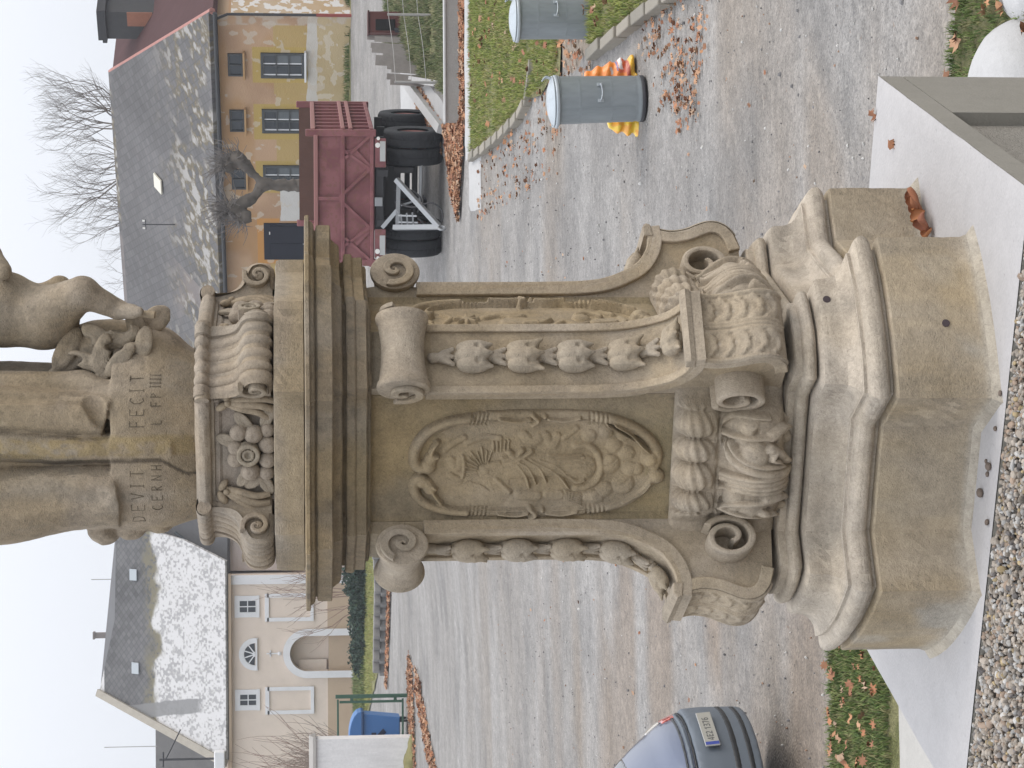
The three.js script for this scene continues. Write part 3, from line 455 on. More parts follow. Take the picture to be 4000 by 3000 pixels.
const rocks = (x, y, z) => { let d = ell(x, y, z, [-.262, 2.035, .03], [.032, .04, .05]); d = smin(d, ell(x, y, z, [-.258, 1.97, .05], [.025, .035, .04]), .006); d = smin(d, ell(x, y, z, [-.25, 1.905, .04], [.02, .03, .04]), .006); return d + .008 * (fbm(x * 50, y * 50, z * 50, 2) - .5); };
{
  const f = (x, y, z) => { let d = smin(base(x, y, z), robe(x, y, z), .004); d = smin(d, rocks(x, y, z), .005); d = smin(d, ell(x, y, z, [.17, 1.92, .02], [.065, .075, .12]), .03); return d + .0035 * (fbm(x * 26, y * 26, z * 26, 3) - .5) + .0016 * (fbm(x * 110, y * 110, z * 110, 2) - .5); };
  const g = sdf(f, [-.34, 1.80, -.26], [.27, 2.44, .27], .0055);
  const gold = (c, x, y, z) => { let k = sst(.028, .018, Math.abs(x + .058 + .02 * (y - 2.0) - .008 * fbm(3, y * 20, 2, 2))) * sst(-.05, .05, z); k *= sst(.25, .55, fbm(x * 60, y * 45, z * 60, 3)); c = mix3(c, [.37, .285, .145], k * .75); const cr = sst(.006, .003, Math.abs(x + .093 - .01 * fbm(1, y * 30, 4, 2) + .03 * sst(1.9, 1.82, y))) * sst(.02, .1, z) * sst(2.25, 2.12, y); return mix3(c, [.09, .07, .05], cr * .85); };
  mesh('robe_and_mound', paint(uvBox(g, stoneU), statueCol({ patch: gold })), M.stoneRough, statue);
  const up = (x, y, z) => { let d = robe(x, Math.min(y, 2.6), z); const t = clamp((y - 2.4) / .6); const a = (x + .04) / (.2 - .03 * t), b = (z) / (.16 - .02 * t); d = Math.max((Math.hypot(a, b) - 1) * .13, y - 3.0); d = smin(d, cap(x, y, z, [-.2, 2.98, 0], [.12, 2.98, 0], .075), .06); d = smin(d, cap(x, y, z, [-.04, 2.98, 0], [-.04, 3.12, .01], .05), .03); d = smin(d, ell(x, y, z, [-.04, 3.2, .015], [.078, .11, .095]), .01); d = smin(d, ell(x, y, z, [-.04, 3.19, .108], [.014, .024, .018]), .01); d = smin(d, ell(x, y, z, [-.04, 3.1, .07], [.05, .06, .05]), .02); d = smin(d, cap(x, y, z, [-.22, 2.96, 0], [-.24, 2.7, .08], .06, .05), .03); d = smin(d, cap(x, y, z, [-.24, 2.7, .08], [-.06, 2.74, .18], .05, .035), .02); d = smin(d, cap(x, y, z, [.14, 2.96, 0], [.18, 2.7, .08], .06, .05), .03); d = smin(d, cap(x, y, z, [.18, 2.7, .08], [.0, 2.72, .18], .05, .035), .02); return d + .006 * Math.sin(x * 55 + 2 * fbm(x * 5, y * 4, z * 5)) * sst(3.02, 2.9, y) + .004 * (fbm(x * 40, y * 40, z * 40, 2) - .5); };
  mesh('torso_and_head', paint(uvBox(sdf(up, [-.36, 2.425, -.24], [.30, 3.36, .28], .012), stoneU), statueCol({ seed: 83 })), M.stoneRough, statue);
}
{ // cherub beside the robe
  const f = (x, y, z) => {
    let d = cap(x, y, z, [.28, 2.56, .03], [.272, 2.27, .05], .088, .092);
    d = smin(d, ell(x, y, z, [.252, 2.175, .055], [.078, .085, .085]), .03);
    d = smin(d, cap(x, y, z, [.262, 2.16, .09], [.308, 2.075, .145], .066, .040), .02);
    d = smin(d, cap(x, y, z, [.306, 2.07, .142], [.27, 1.995, .125], .036, .024), .012);
    d = smin(d, cap(x, y, z, [.268, 1.99, .125], [.262, 1.955, .165], .022, .017), .010);
    d = smin(d, cap(x, y, z, [.262, 1.955, .165], [.262, 1.938, .185], .016, .012), .006);
    d = smin(d, cap(x, y, z, [.27, 2.2, .0], [.325, 2.14, .03], .055, .03), .015);
    d = smin(d, cap(x, y, z, [.2, 2.46, .08], [.18, 2.34, .13], .045, .035), .02); d = smin(d, cap(x, y, z, [.36, 2.5, .04], [.40, 2.3, .08], .042, .03), .02);
    d = smin(d, cap(x, y, z, [.40, 2.3, .08], [.36, 2.26, .13], .03, .022), .01);
    d = smin(d, ell(x, y, z, [.27, 2.72, .05], [.085, .095, .09]), .02); d = smin(d, ell(x, y, z, [.27, 2.70, .14], [.012, .015, .015]), .008);
    return d + .003 * (fbm(x * 30, y * 30, z * 30, 2) - .5);
  };
  const c = mesh('cherub', paint(uvBox(sdf(f, [.11, 1.90, -.10], [.46, 2.84, .24], .0065), stoneU), statueCol({ seed: 86, grey: .35 })), M.stoneRough, statue); c.userData.label = 'chubby seated cherub with bent knee and bare foot';
  mesh('staff_end', paint(uvBox(bar([.262, 1.97, .14], [.255, 1.905, .15], .018, .018, 10), stoneU), statueCol()), M.stone, statue);
  // leafy rock under the cherub
  const rot = (x, y, c, s) => [x * c - y * s, x * s + y * c];
  const LV = [[.175, 2.115, .10, .5, .060, .026], [.20, 2.035, .12, -.9, .055, .024], [.165, 2.03, .15, .25, .05, .022], [.205, 1.985, .13, 1.2, .05, .026], [.225, 1.95, .10, -.35, .058, .024], [.145, 2.06, .14, -1.2, .055, .020], [.13, 2.12, .09, 1.1, .06, .018], [.19, 1.93, .15, .15, .04, .022], [.15, 1.985, .16, .7, .052, .020], [.245, 1.91, .08, .9, .045, .03], [.105, 2.03, .14, .55, .055, .018]];
  const g = sdf((x, y, z) => {
    let d = ell(x, y, z, [.175, 2.02, .02], [.075, .13, .10]);
    for (const [cx, cy, cz, a, l, w] of LV) { const [u, v] = rot(x - cx, y - cy, Math.cos(a), Math.sin(a)), wz = z - cz - .25 * v * v / w; let e = ell(u, v, wz, [0, 0, 0], [l, w, .016]); e = smax(e, -cap(u, v, wz, [-l, 0, .017], [l * .8, 0, .017], .004), .003); d = Math.min(d, e); }
    for (const [cx, cy, cz] of [[.195, 2.075, .135], [.18, 2.0, .165], [.225, 1.985, .14], [.15, 2.095, .14]]) d = smax(d, -ell(x, y, z, [cx, cy, cz], [.011, .022, .03]), .004);
    return d + .003 * (fbm(x * 45, y * 45, z * 45, 2) - .5);
  }, [.04, 1.87, -.10], [.31, 2.19, .21], .0046);
  mesh('leafy_rock', paint(uvBox(g, stoneU), statueCol({ seed: 88, grey: .5 })), M.stoneRough, statue);
}
{ // letters on the mound, raised strokes whose dark colour stands for cut grooves: lines FECIT / L F P IIII and DEVIT / CERNEX, worn
  const G = { F: [[0, 0, 0, 1], [0, 1, .6, 1], [0, .52, .45, .52]], E: [[0, 0, 0, 1], [0, 1, .6, 1], [0, .52, .45, .52], [0, 0, .6, 0]], C: [[.6, .92, .3, 1], [.3, 1, .05, .7], [.05, .7, .05, .3], [.05, .3, .3, 0], [.3, 0, .6, .08]], I: [[.2, 0, .2, 1], [.05, 0, .35, 0], [.05, 1, .35, 1]], T: [[.3, 0, .3, 1], [0, 1, .6, 1]], L: [[0, 0, 0, 1], [0, 0, .5, 0]], P: [[0, 0, 0, 1], [0, 1, .4, .95], [.4, .95, .45, .72], [.45, .72, 0, .5]], D: [[0, 0, 0, 1], [0, 1, .4, .88], [.4, .88, .55, .5], [.55, .5, .4, .12], [.4, .12, 0, 0]], V: [[0, 1, .3, 0], [.3, 0, .6, 1]], R: [[0, 0, 0, 1], [0, 1, .4, .95], [.4, .95, .42, .65], [.42, .65, 0, .5], [.1, .5, .5, 0]], N: [[0, 0, 0, 1], [0, 1, .55, 0], [.55, 0, .55, 1]], H: [[0, 0, 0, 1], [.55, 0, .55, 1], [0, .5, .55, .5]], M: [[0, 0, .1, 1], [.1, 1, .3, .3], [.3, .3, .5, 1], [.5, 1, .6, 0]], '.': [[.1, .45, .14, .5]] };
  const surf = (x, y) => { let z = .26; for (let i = 0; i < 90; i++) { const d = base(x, y, z); if (d < .0004) break; z -= Math.max(d * .9, .0008); } return z; };
  const parts = [];
  const write = (s, x, y, h, adv, tilt = 0) => { for (const ch of s) { for (const [a, b, c, e] of (G[ch] || [])) { const w = h * .72, p = [x + a * w, y + b * h], q = [x + c * w, y + e * h], n = 3; for (let i = 0; i < n; i++) { const A = [mix(p[0], q[0], i / n), mix(p[1], q[1], i / n)], B = [mix(p[0], q[0], (i + 1) / n), mix(p[1], q[1], (i + 1) / n)]; parts.push(bar([A[0], A[1], surf(...A) + .0001], [B[0], B[1], surf(...B) + .0001], .0024, .0022, 5)); } } x += adv; y += tilt; } };
  write('FECIT', -.008, 1.928, .032, .0265); write('L.FP', -.002, 1.888, .024, .021); write('IIII', .082, 1.890, .024, .009);
  write('DEVIT', -.232, 1.930, .030, .027); write('CERNH', -.205, 1.888, .024, .024);
  const g = merge(parts); mesh('letter_strokes', paint(uvBox(g, stoneU), () => [.17, .14, .10]), M.stone, statue);
}

// ------------------------------------------------------------------ slab, wall under it, terrace
const local = (x, z) => { const c = Math.cos(YAW), s = Math.sin(YAW); return [c * x + s * z, -s * x + c * z]; };
const texConc = tex(1024, (u, v) => { const a = tfbm(u, v, 4, 5, 11), b = tn(u, v, 300, 2), c = tfbm(u, v, 40, 3, 5), e = tfbm(u, v * .25, 20, 3, 6); let k = .80 + .16 * (a - .5) + .07 * (b - .5) + .08 * (c - .5) + .05 * (e - .5); if (tn(u, v, 180, 7) > .955) k *= .8; return [k, k * .99, k * .975]; });
const bumpConc = tex(512, (u, v) => .6 * tfbm(u, v, 30, 4, 3) + .4 * tn(u, v, 128, 2), false);
M.slab = std({ color: C(.475, .465, .47), map: rep(texConc, 1 / 1.4), bumpMap: rep(bumpConc, 1 / .6), bumpScale: .0012, roughness: .85 });
M.render = std({ color: C(.30, .285, .255), map: rep(texConc, 1 / .9), bumpMap: rep(bumpConc, 1 / .35), bumpScale: .006, roughness: .95 });
M.smoothWall = std({ color: C(.29, .278, .245), map: rep(texConc, 1 / 1.1), bumpMap: rep(bumpConc, 1 / .5), bumpScale: .001, roughness: .9 });
M.conc = std({ color: C(.42, .41, .39), map: rep(texConc, 1 / 1.5), bumpMap: rep(bumpConc, 1 / .5), bumpScale: .003, roughness: .92 });
{
  const p = thing('pedestal_slab', 'broad pale concrete slab under the carved pedestal, with a rendered wall below', 'slab', [0, 0, 0], YAW);
  const top = grid(60, 50, (u, v) => { const x = mix(-.812, .729, u), z = mix(-.703, .575, 1 - v); const ed = Math.min(x + .812, .729 - x, z + .703, .575 - z); return [x + .003 * (fbm(z * 9, x * 9, 1, 2) - .5) * (ed < .001 ? 1 : 0), .0005 - .004 * sst(.012, 0, ed) + .0016 * (fbm(x * 6, z * 6, 2, 2) - .5), z]; });
  mesh('slab_top', uvBox(top), M.slab, p);
  mesh('slab_edge', uvBox(box(1.540, .062, 1.277, -.0415, -.0375, -.064)), M.smoothWall, p);
  mesh('pier', uvBox(box(.3, 1.7, .472, .5785, -.922, -.467)), M.smoothWall, p);
  mesh('rough_wall', uvBox(box(1.48, 1.7, 1.22, -.045, -.922, -.04).translate(0, 0, 0)), M.render, p);
}
M.gravelBase = std({ color: C(.33, .30, .265), map: rep(texConc, 1 / .3), bumpMap: rep(bumpConc, 1 / .1), bumpScale: .008, roughness: 1 });
{
  const g = box(8, 1.6, 8.2, -3.35, -.832, 4.69); g.rotateY(YAW); struct('terrace', uvBox(g), M.gravelBase, 'raised gravel terrace in front of the slab');
}
// river pebbles along the slab
{
  const geo = new THREE.IcosahedronGeometry(1, 1), N = 11500; { const p = geo.attributes.position; for (let i = 0; i < p.count; i++) { const x = p.getX(i), y = p.getY(i), z = p.getZ(i), k = .82 + .4 * vn(x * 1.7 + 5, y * 1.7, z * 1.7); p.setXYZ(i, x * k, y * k, z * k); } geo.computeVertexNormals(); }
  const im = new THREE.InstancedMesh(mergeVertices(geo), std({ roughness: .8 }), N); im.name = numbered('pebbles'); im.castShadow = im.receiveShadow = true;
  const m = new THREE.Matrix4(), q = new THREE.Quaternion(), e = new THREE.Euler(), c = new THREE.Color();
  for (let i = 0; i < N; i++) {
    const lx = rr(-1.6, .66), lz = .578 + Math.pow(rnd(), 1.3) * .42, [x, z] = local(lx, lz), s = rr(.0032, .0075) * (rnd() < .12 ? 1.45 : 1);
    e.set(rr(0, 6), rr(0, 6), rr(0, 6)); q.setFromEuler(e); m.compose(new THREE.Vector3(x, -.022 + rr(0, .014), z), q, new THREE.Vector3(s * rr(.8, 1.5), s * rr(.5, .9), s * rr(.7, 1.2))); im.setMatrixAt(i, m);
    const t = rnd(), k = rr(.42, .85); if (t < .55) c.setRGB(.47 * k, .41 * k, .345 * k); else if (t < .75) c.setRGB(.58 * k, .565 * k, .54 * k); else if (t < .88) c.setRGB(.44 * k, .33 * k, .25 * k); else if (t < .95) c.setRGB(.22 * k, .20 * k, .19 * k); else c.setRGB(.50 * k, .39 * k, .22 * k); im.setColorAt(i, c);
  }
  scene.add(im); tag(im, 'strip of small pale river pebbles along the front edge of the slab', 'pebbles', null, 'stuff');
}
// ------------------------------------------------------------------ ground
const texRoad = tex(2048, (u, v) => {
  const a = tfbm(u, v, 5, 5, 21), b = tn(u, v, 420, 22), c = tn(u, v, 170, 23), s = tfbm(u * 1, v * 1, 60, 3, 24), p1 = tn(u, v, 230, 25), p2 = tn(u, v, 260, 26), p3 = tn(u, v, 110, 27);
  let k = .72 + .30 * (a - .5) + .34 * (b - .5) + .22 * (c - .5) + .24 * (s - .5), r = [k, k * .985, k * .965];
  if (p1 > .86) r = mix3(r, [.22, .22, .23], Math.min(1, (p1 - .86) * 9)); if (p2 > .88) r = mix3(r, [1, .98, .95], Math.min(1, (p2 - .88) * 8)); if (p3 > .955) r = mix3(r, [.55, .40, .30], .55); const p4 = tn(u, v, 74, 28), p5 = tn(u, v, 62, 29), p6 = tfbm(u, v, 34, 2, 30); if (p4 > .86) r = mix3(r, [.40, .40, .41], .7 * Math.min(1, (p4 - .86) * 12)); if (p5 > .88) r = mix3(r, [1.0, .98, .94], .7 * Math.min(1, (p5 - .88) * 12)); r = r.map(q => q * (.82 + .36 * p6)); return r;
});
const bumpRoad = tex(1024, (u, v) => .5 * tn(u, v, 210, 31) + .3 * tfbm(u, v, 60, 3, 32) + .2 * tfbm(u, v, 8, 3, 33), false);
M.road = std({ vertexColors: true, map: texRoad, bumpMap: bumpRoad, bumpScale: .012, roughness: .93 });
{
  // rows by distance, finer near the pedestal
  const ds = [-300, -100, -30, 0, 4]; for (let d = 7; d < 45; d += .3) ds.push(d); for (let d = 45; d < 100; d += 1) ds.push(d); ds.push(110, 130, 180, 300, 600);
  const xs = [-500, -200, -80, -40]; for (let x = -28; x < 28; x += .35) xs.push(x); xs.push(32, 50, 90, 200, 500);
  const p = [], uv = [], col = [], ix = [], nx = xs.length;
  for (const d of ds) for (const x of xs) {
    const y = ground(x, d) + .03 * (fbm(x * .5, d * .5, 1, 3) - .5) - .012; p.push(x, y, CZ - d); uv.push(x / 2.6, d / 2.6);
    // tyre-worn, dusty and damp patches, drawn out along the track
    let c = [.49, .475, .455]; const n1 = fbm(x * .25 + 4, d * .55, 2, 4), n2 = fbm(x * .16 + 30, d * .9 + 6, 5, 4), n3 = fbm(x * 1.1, d * 1.6, 8, 3), tr = Math.abs(x * .55 - d * .24 + 4.3 + 1.2 * (fbm(x * .2, d * .2, 3, 2) - .5));
    c = mix3(c, [.46, .395, .325], .8 * sst(.44, .62, n1) * sst(22, 10, Math.abs(d - 18))); c = mix3(c, [.58, .57, .555], .8 * sst(.45, .65, n2)); c = mix3(c, [.31, .305, .30], .6 * sst(.55, .72, n3)); c = mix3(c, [.40, .385, .37], .5 * sst(.5, .1, Math.abs(tr - .7)));
    if (x < 1) c = mix3(c, [.42, .345, .275], .9 * sst(1, -1, x) * sst(.43, .58, fbm(x * .3, d * 1.2, 12, 4)) * sst(34, 16, d));
    col.push(c[0] * .58, c[1] * .575, c[2] * .575);
  }
  for (let j = 0; j < ds.length - 1; j++) for (let i = 0; i < nx - 1; i++) { const a = j * nx + i, b = a + 1, c = a + nx, d = c + 1; ix.push(a, b, d, a, d, c); }
  const g = new THREE.BufferGeometry(); g.setAttribute('position', new THREE.Float32BufferAttribute(p, 3)); g.setAttribute('uv', new THREE.Float32BufferAttribute(uv, 2)); g.setAttribute('color', new THREE.Float32BufferAttribute(col, 3)); g.setIndex(ix); g.computeVertexNormals();
  struct('ground', g, M.road, 'grey gravelly asphalt yard and road');
}
{ // loose stones on the asphalt
  const geo = new THREE.IcosahedronGeometry(1, 0), N = 2600, im = new THREE.InstancedMesh(geo, std({ roughness: .95 }), N); im.name = numbered('loose_stones'); im.castShadow = im.receiveShadow = true;
  const m = new THREE.Matrix4(), q = new THREE.Quaternion(), e = new THREE.Euler(), c = new THREE.Color();
  for (let i = 0; i < N; i++) { const d = 7.5 + Math.pow(rnd(), 1.4) * 26, x = rr(-.30, .22) * d + (rnd() < .3 ? rr(0, 2) : 0), s = rr(.004, .011) * (rnd() < .1 ? 1.7 : 1); e.set(rr(0, 6), rr(0, 6), rr(0, 6)); q.setFromEuler(e); m.compose(new THREE.Vector3(x, ground(x, d) - .006, CZ - d), q, new THREE.Vector3(s * 1.3, s * .9, s)); im.setMatrixAt(i, m); const k = rr(.7, 1.2), t = rnd(); t < .5 ? c.setRGB(.16 * k, .155 * k, .155 * k) : t < .85 ? c.setRGB(.42 * k, .41 * k, .39 * k) : c.setRGB(.30 * k, .19 * k, .13 * k); im.setColorAt(i, c); }
  scene.add(im); tag(im, 'loose grit and small stones scattered over the asphalt', 'stones', null, 'stuff');
}
// sheets laid on the terrain; corners [x,d] in order near-left, near-right, far-right, far-left
function sheet(q, nu, nv, up, edge = .15, sd = 1) {
  return grid(nu, nv, (u, v) => { const e = Math.min(u, 1 - u, v, 1 - v) < 1e-6 ? edge : 0; let x = mix(mix(q[0][0], q[1][0], u), mix(q[3][0], q[2][0], u), v), d = mix(mix(q[0][1], q[1][1], u), mix(q[3][1], q[2][1], u), v); x += e * 2 * (fbm(x * 2.3 + sd, d * 2.3, 1, 3) - .5); d += e * 3 * (fbm(x * 2.1, d * 2.1 + sd, 7, 3) - .5); return [x, ground(x, d) + up + .03 * (fbm(x * 1.5, d * 1.5, sd, 3) - .5) - (e ? .03 : 0), CZ - d]; });
}
const texSoil = tex(512, (u, v) => { const a = tfbm(u, v, 8, 5, 41), b = tn(u, v, 128, 42); const t = sst(.35, .65, a); return mix3([.13, .135, .045], [.20, .19, .085], t).map(k => k * (.8 + .5 * b)); });
M.turf = std({ map: rep(texSoil, 6, 6), bumpMap: rep(bumpConc, 12, 12), bumpScale: .03, roughness: 1 });
const texDirt = tex(512, (u, v) => { const a = tfbm(u, v, 8, 5, 45), b = tn(u, v, 140, 46); return mix3([.27, .215, .165], [.38, .33, .275], a).map(k => k * (.8 + .4 * b)); });
M.dirt = std({ map: rep(texDirt, 5, 5), bumpMap: rep(bumpConc, 10, 10), bumpScale: .02, roughness: 1 });
const lawns = [];
function lawn(q, up, label, tuft, hgt, cols, edge = .2) { const g = sheet(q, 30, 30, up, edge, lawns.length + 2); struct('lawn', g, M.turf, label); lawns.push({ q, up, tuft, hgt, cols }); }
const GREEN = [[.115, .165, .045], [.15, .195, .06], [.085, .13, .04], [.23, .22, .10]], BRIGHT = [[.21, .25, .06], [.265, .29, .075], [.155, .205, .05], [.34, .31, .14]], DULL = [[.12, .15, .06], [.16, .175, .085], [.21, .20, .115], [.095, .125, .05]];
lawn([[-7, 11.45], [-.75, 11.4], [-.75, 12.75], [-7, 12.75]], .03, 'grass verge strewn with leaves beside the road', 9000, .05, GREEN);
lawn([[1.42, 8.0], [3.4, 8.0], [3.4, 10.0], [1.52, 10.35]], .02, 'patch of grass around the white guard stones', 3000, .045, GREEN, .12);
lawn([[3.68, 24.6], [9.5, 24.8], [9.5, 33.7], [3.70, 33.8]], .05, 'lawn behind the metal bins', 16000, .075, BRIGHT, .2);
lawn([[3.44, 16.2], [7.5, 16.2], [7.5, 22.2], [3.60, 22.2]], .085, 'raised lawn behind the kerb stones', 9000, .07, BRIGHT, .03);
lawn([[4.9, 36.3], [11, 36.3], [14, 50], [7.8, 50]], .03, 'rough grass behind the low concrete wall', 9000, .12, DULL);
lawn([[6.2, 62.6], [13, 62.0], [18, 64], [2, 69]], .02, 'grass strip at the foot of the ochre house', 4000, .14, GREEN);
lawn([[-8.9, 68.2], [2, 66], [2, 76], [-12, 77]], .06, 'lawn behind the low stone wall', 5000, .12, [[.30, .31, .11], [.26, .29, .09], [.34, .32, .13]]);
lawn([[-16, 76], [-8, 76.5], [-8, 84.5], [-18, 84.5]], .05, 'grass in front of the pale house', 5000, .22, GREEN);
struct('pavement', uvBox(sheet([[-7, 6], [-.7, 6], [-.7, 11.35], [-7, 11.45]], 20, 20, .03, .03, 5)), M.conc, 'rough concrete pavement beside the verge');
struct('dirt_strip', sheet([[3.45, 22.5], [8, 22.6], [8, 24.9], [3.6, 24.7]], 20, 12, .01, .25, 9), M.dirt, 'leaf-strewn earth between the bins and the lawn');
M.light = std({ color: C(.45, .45, .45), map: rep(texConc, 1 / 1.5), roughness: .9 });
struct('path', uvBox(sheet([[2.78, 32.9], [3.62, 32.85], [3.72, 34.5], [2.9, 34.6]], 8, 8, .02, .03, 3)), M.light, 'pale concrete paving by the lawn corner');
struct('path_strip', uvBox(sheet([[3.72, 33.85], [11, 33.9], [11, 34.7], [3.72, 34.6]], 30, 4, .07, .02, 4)), M.light, 'pale kerb path along the lawn');
struct('driveway', uvBox(sheet([[4.2, 38.6], [5.2, 38.6], [7.4, 47], [5.5, 47]], 10, 20, .02, .05, 4)), M.light, 'pale concrete driveway rising behind the trailer');
// grass tufts
{
  const bl = []; for (let i = 0; i < 6; i++) { const a = i * 1.07 + .3, w = .07, l = .35 + .15 * (i % 3), ox = .25 * Math.cos(a * 2.1), oz = .25 * Math.sin(a * 1.7), c = Math.cos(a), s = Math.sin(a); const P = [[ox - w * s, 0, oz + w * c], [ox + w * s, 0, oz - w * c], [ox + l * .4 * c - w * .7 * s, .6, oz + l * .4 * s + w * .7 * c], [ox + l * .4 * c + w * .7 * s, .6, oz + l * .4 * s - w * .7 * c], [ox + l * c, .95 + .1 * (i % 2), oz + l * s]]; bl.push([P[0], P[1], P[3]], [P[0], P[3], P[2]], [P[2], P[3], P[4]]); }
  const g = new THREE.BufferGeometry(); g.setAttribute('position', new THREE.Float32BufferAttribute(bl.flat(2), 3)); g.computeVertexNormals();
  const mt = std({ roughness: 1, side: THREE.DoubleSide }); const names = ['short grass of the leaf-strewn verge beside the road', 'short grass around the white guard stones', 'bright grass of the lawn behind the metal bins', 'bright grass of the raised lawn behind kerb stones', 'rough grass behind the low concrete wall', 'grass at the foot of the ochre house', 'yellowish grass behind the low stone wall', 'tall grass in front of the pale house'];
  const m = new THREE.Matrix4(), q = new THREE.Quaternion(), e = new THREE.Euler(), c = new THREE.Color();
  const field = (pts, N, hgt, cols, label) => { const im = new THREE.InstancedMesh(g, mt, N); im.name = numbered('grass'); im.castShadow = im.receiveShadow = true; for (let i = 0; i < N; i++) { const [x, y, z] = pts(i), h = hgt * rr(.55, 1.35); e.set(rr(-.25, .25), rr(0, 6.3), rr(-.25, .25)); q.setFromEuler(e); m.compose(new THREE.Vector3(x, y, z), q, new THREE.Vector3(h * rr(.7, 1.2), h, h * rr(.7, 1.2))); im.setMatrixAt(i, m); const k = cols[Math.floor(rnd() * cols.length)], f = rr(.75, 1.2); c.setRGB(k[0] * f, k[1] * f, k[2] * f); im.setColorAt(i, c); } scene.add(im); tag(im, label, 'grass', null, 'stuff'); };
  lawns.forEach((L, k) => field(() => { for (;;) { const u = rr(.01, .99), v = rr(.01, .99), x = mix(mix(L.q[0][0], L.q[1][0], u), mix(L.q[3][0], L.q[2][0], u), v), d = mix(mix(L.q[0][1], L.q[1][1], u), mix(L.q[3][1], L.q[2][1], u), v); const dens = fbm(x * .9 + k, d * .9, 4, 3); if (dens + rr(-.2, .2) < .38) continue; return [x, ground(x, d) + L.up - .012, CZ - d]; } }, L.tuft, L.hgt, L.cols, names[k]));
  field(() => { const [x, z] = local(rr(-1.0, -.62), rr(.69, .86)); return [x, -.03, z]; }, 260, .035, [[.26, .27, .10], [.33, .29, .15], [.17, .2, .06]], 'dry grass at the edge of the pebble strip');
}
// fallen leaves
const leafGeo = (() => { const p = [[0, -.5], [.08, -.28], [.34, -.3], [.22, -.12], [.5, .06], [.26, .1], [.3, .36], [.1, .24], [0, .55], [-.1, .24], [-.3, .36], [-.26, .1], [-.5, .06], [-.22, -.12], [-.34, -.3], [-.08, -.28]]; const g = new THREE.ShapeGeometry(poly(p)); g.rotateX(-Math.PI / 2); const a = g.attributes.position; for (let i = 0; i < a.count; i++) { const x = a.getX(i), z = a.getZ(i); a.setY(i, .35 * x * x + .18 * z * z + .12 * Math.sin(x * 7 + z * 5)); } g.computeVertexNormals(); return g; })();
M.leaf = std({ roughness: .9, side: THREE.DoubleSide });
{
  const m = new THREE.Matrix4(), q = new THREE.Quaternion(), e = new THREE.Euler(), c = new THREE.Color();
  const LC = [[.29, .125, .06], [.34, .17, .085], [.25, .11, .06], [.38, .22, .13], [.20, .095, .05], [.36, .25, .17]];
  const drift = (N, pick, size, label, up = .02, flat = .5) => { const im = new THREE.InstancedMesh(leafGeo, M.leaf, N); im.name = numbered('fallen_leaves'); im.castShadow = im.receiveShadow = true; for (let i = 0; i < N; i++) { const [x, d, u = 0] = pick(i), s = size * rr(.6, 1.35); e.set(rr(-flat, flat), rr(0, 6.3), rr(-flat, flat)); q.setFromEuler(e); m.compose(new THREE.Vector3(x, ground(x, d) + up + u + rr(0, .02), CZ - d), q, new THREE.Vector3(s, s * rr(.5, 1.6), s)); im.setMatrixAt(i, m); const k = LC[Math.floor(rnd() * LC.length)], f = rr(.8, 1.25); c.setRGB(k[0] * f, k[1] * f, k[2] * f); im.setColorAt(i, c); } scene.add(im); tag(im, label, 'leaves', null, 'stuff'); };
  const inq = (q) => { const u = rnd(), v = rnd(); return [mix(mix(q[0][0], q[1][0], u), mix(q[3][0], q[2][0], u), v), mix(mix(q[0][1], q[1][1], u), mix(q[3][1], q[2][1], u), v)]; };
  drift(1500, () => inq([[2.85, 35.9], [4.4, 34.85], [4.75, 38.3], [3.4, 37.0]].map(p => p)), .12, 'orange-brown leaf drift beside the trailer wheels', .03);
  drift(1600, () => [rr(4.2, 10.5), 35.1 + rr(-.32, .42)], .12, 'line of brown leaves along the low concrete wall', .02);
  drift(230, () => { const t = Math.pow(rnd(), .8); return [mix(3.35, 2.45, t) + rr(-.28, .28) + .25 * Math.sin(t * 7), mix(19.6, 17.2, t) + rr(-.5, .5)]; }, .062, 'brown leaves on the road beside the kerb stones', .01);
  drift(90, () => [rr(2.75, 3.4), rr(16.6, 18.4)], .062, 'brown leaves scattered on the road near the bins', .01);
  drift(300, () => [rr(3.0, 5.4), rr(22.4, 25.2)], .09, 'leaf litter on the earth behind the bins', .02);
  drift(230, () => [rr(2.6, 3.75), rr(25, 33)], .075, 'leaf litter beside the lawn edging', .02);
  drift(170, () => [rr(3.8, 8), rr(24.8, 33.5)], .10, 'leaves lying on the lawn behind the bins', .11);
  drift(70, () => [rr(3.7, 5), rr(17.2, 22)], .085, 'leaves lying on the raised lawn', .17);
  drift(230, () => [rr(-4.5, -.9), rr(11.5, 12.7)], .066, 'brown leaves on the verge beside the road', .075);
  drift(26, () => [rr(1.5, 2.3), rr(8.9, 10.2)], .085, 'leaves in the grass by the guard stones', .06);
  drift(1300, () => { const t = rnd(); return [mix(-6.9, -10.5, t) + rr(-.3, .3), mix(53.4, 52, t) + (rr(-1, 1) + rr(-1, 1)) * .6]; }, .13, 'orange leaf drift under the green steel frame', .02);
  drift(900, () => { const t = rnd(); return [mix(-7.0, -8.6, t) + rr(-.3, .3), mix(51, 44.5, t) + (rr(-1, 1) + rr(-1, 1)) * .6]; }, .13, 'orange leaf drift along the left roadside', .02);
  drift(900, () => { const t = rnd(); return [mix(-9, -4.8, t), mix(64.2, 61.6, t) + rr(-.55, .35)]; }, .14, 'red-brown leaves at the foot of the low stone wall', .03);
  drift(320, () => { const t = rnd(); return [mix(4.75, 6.3, t) + rr(-.45, .1), mix(38.7, 43.6, t)]; }, .12, 'leaves along the sloping driveway wall', .03);
  drift(60, () => [rr(-3.5, 3), rr(12.8, 30)], .045, 'stray leaves on the asphalt', .0);
}
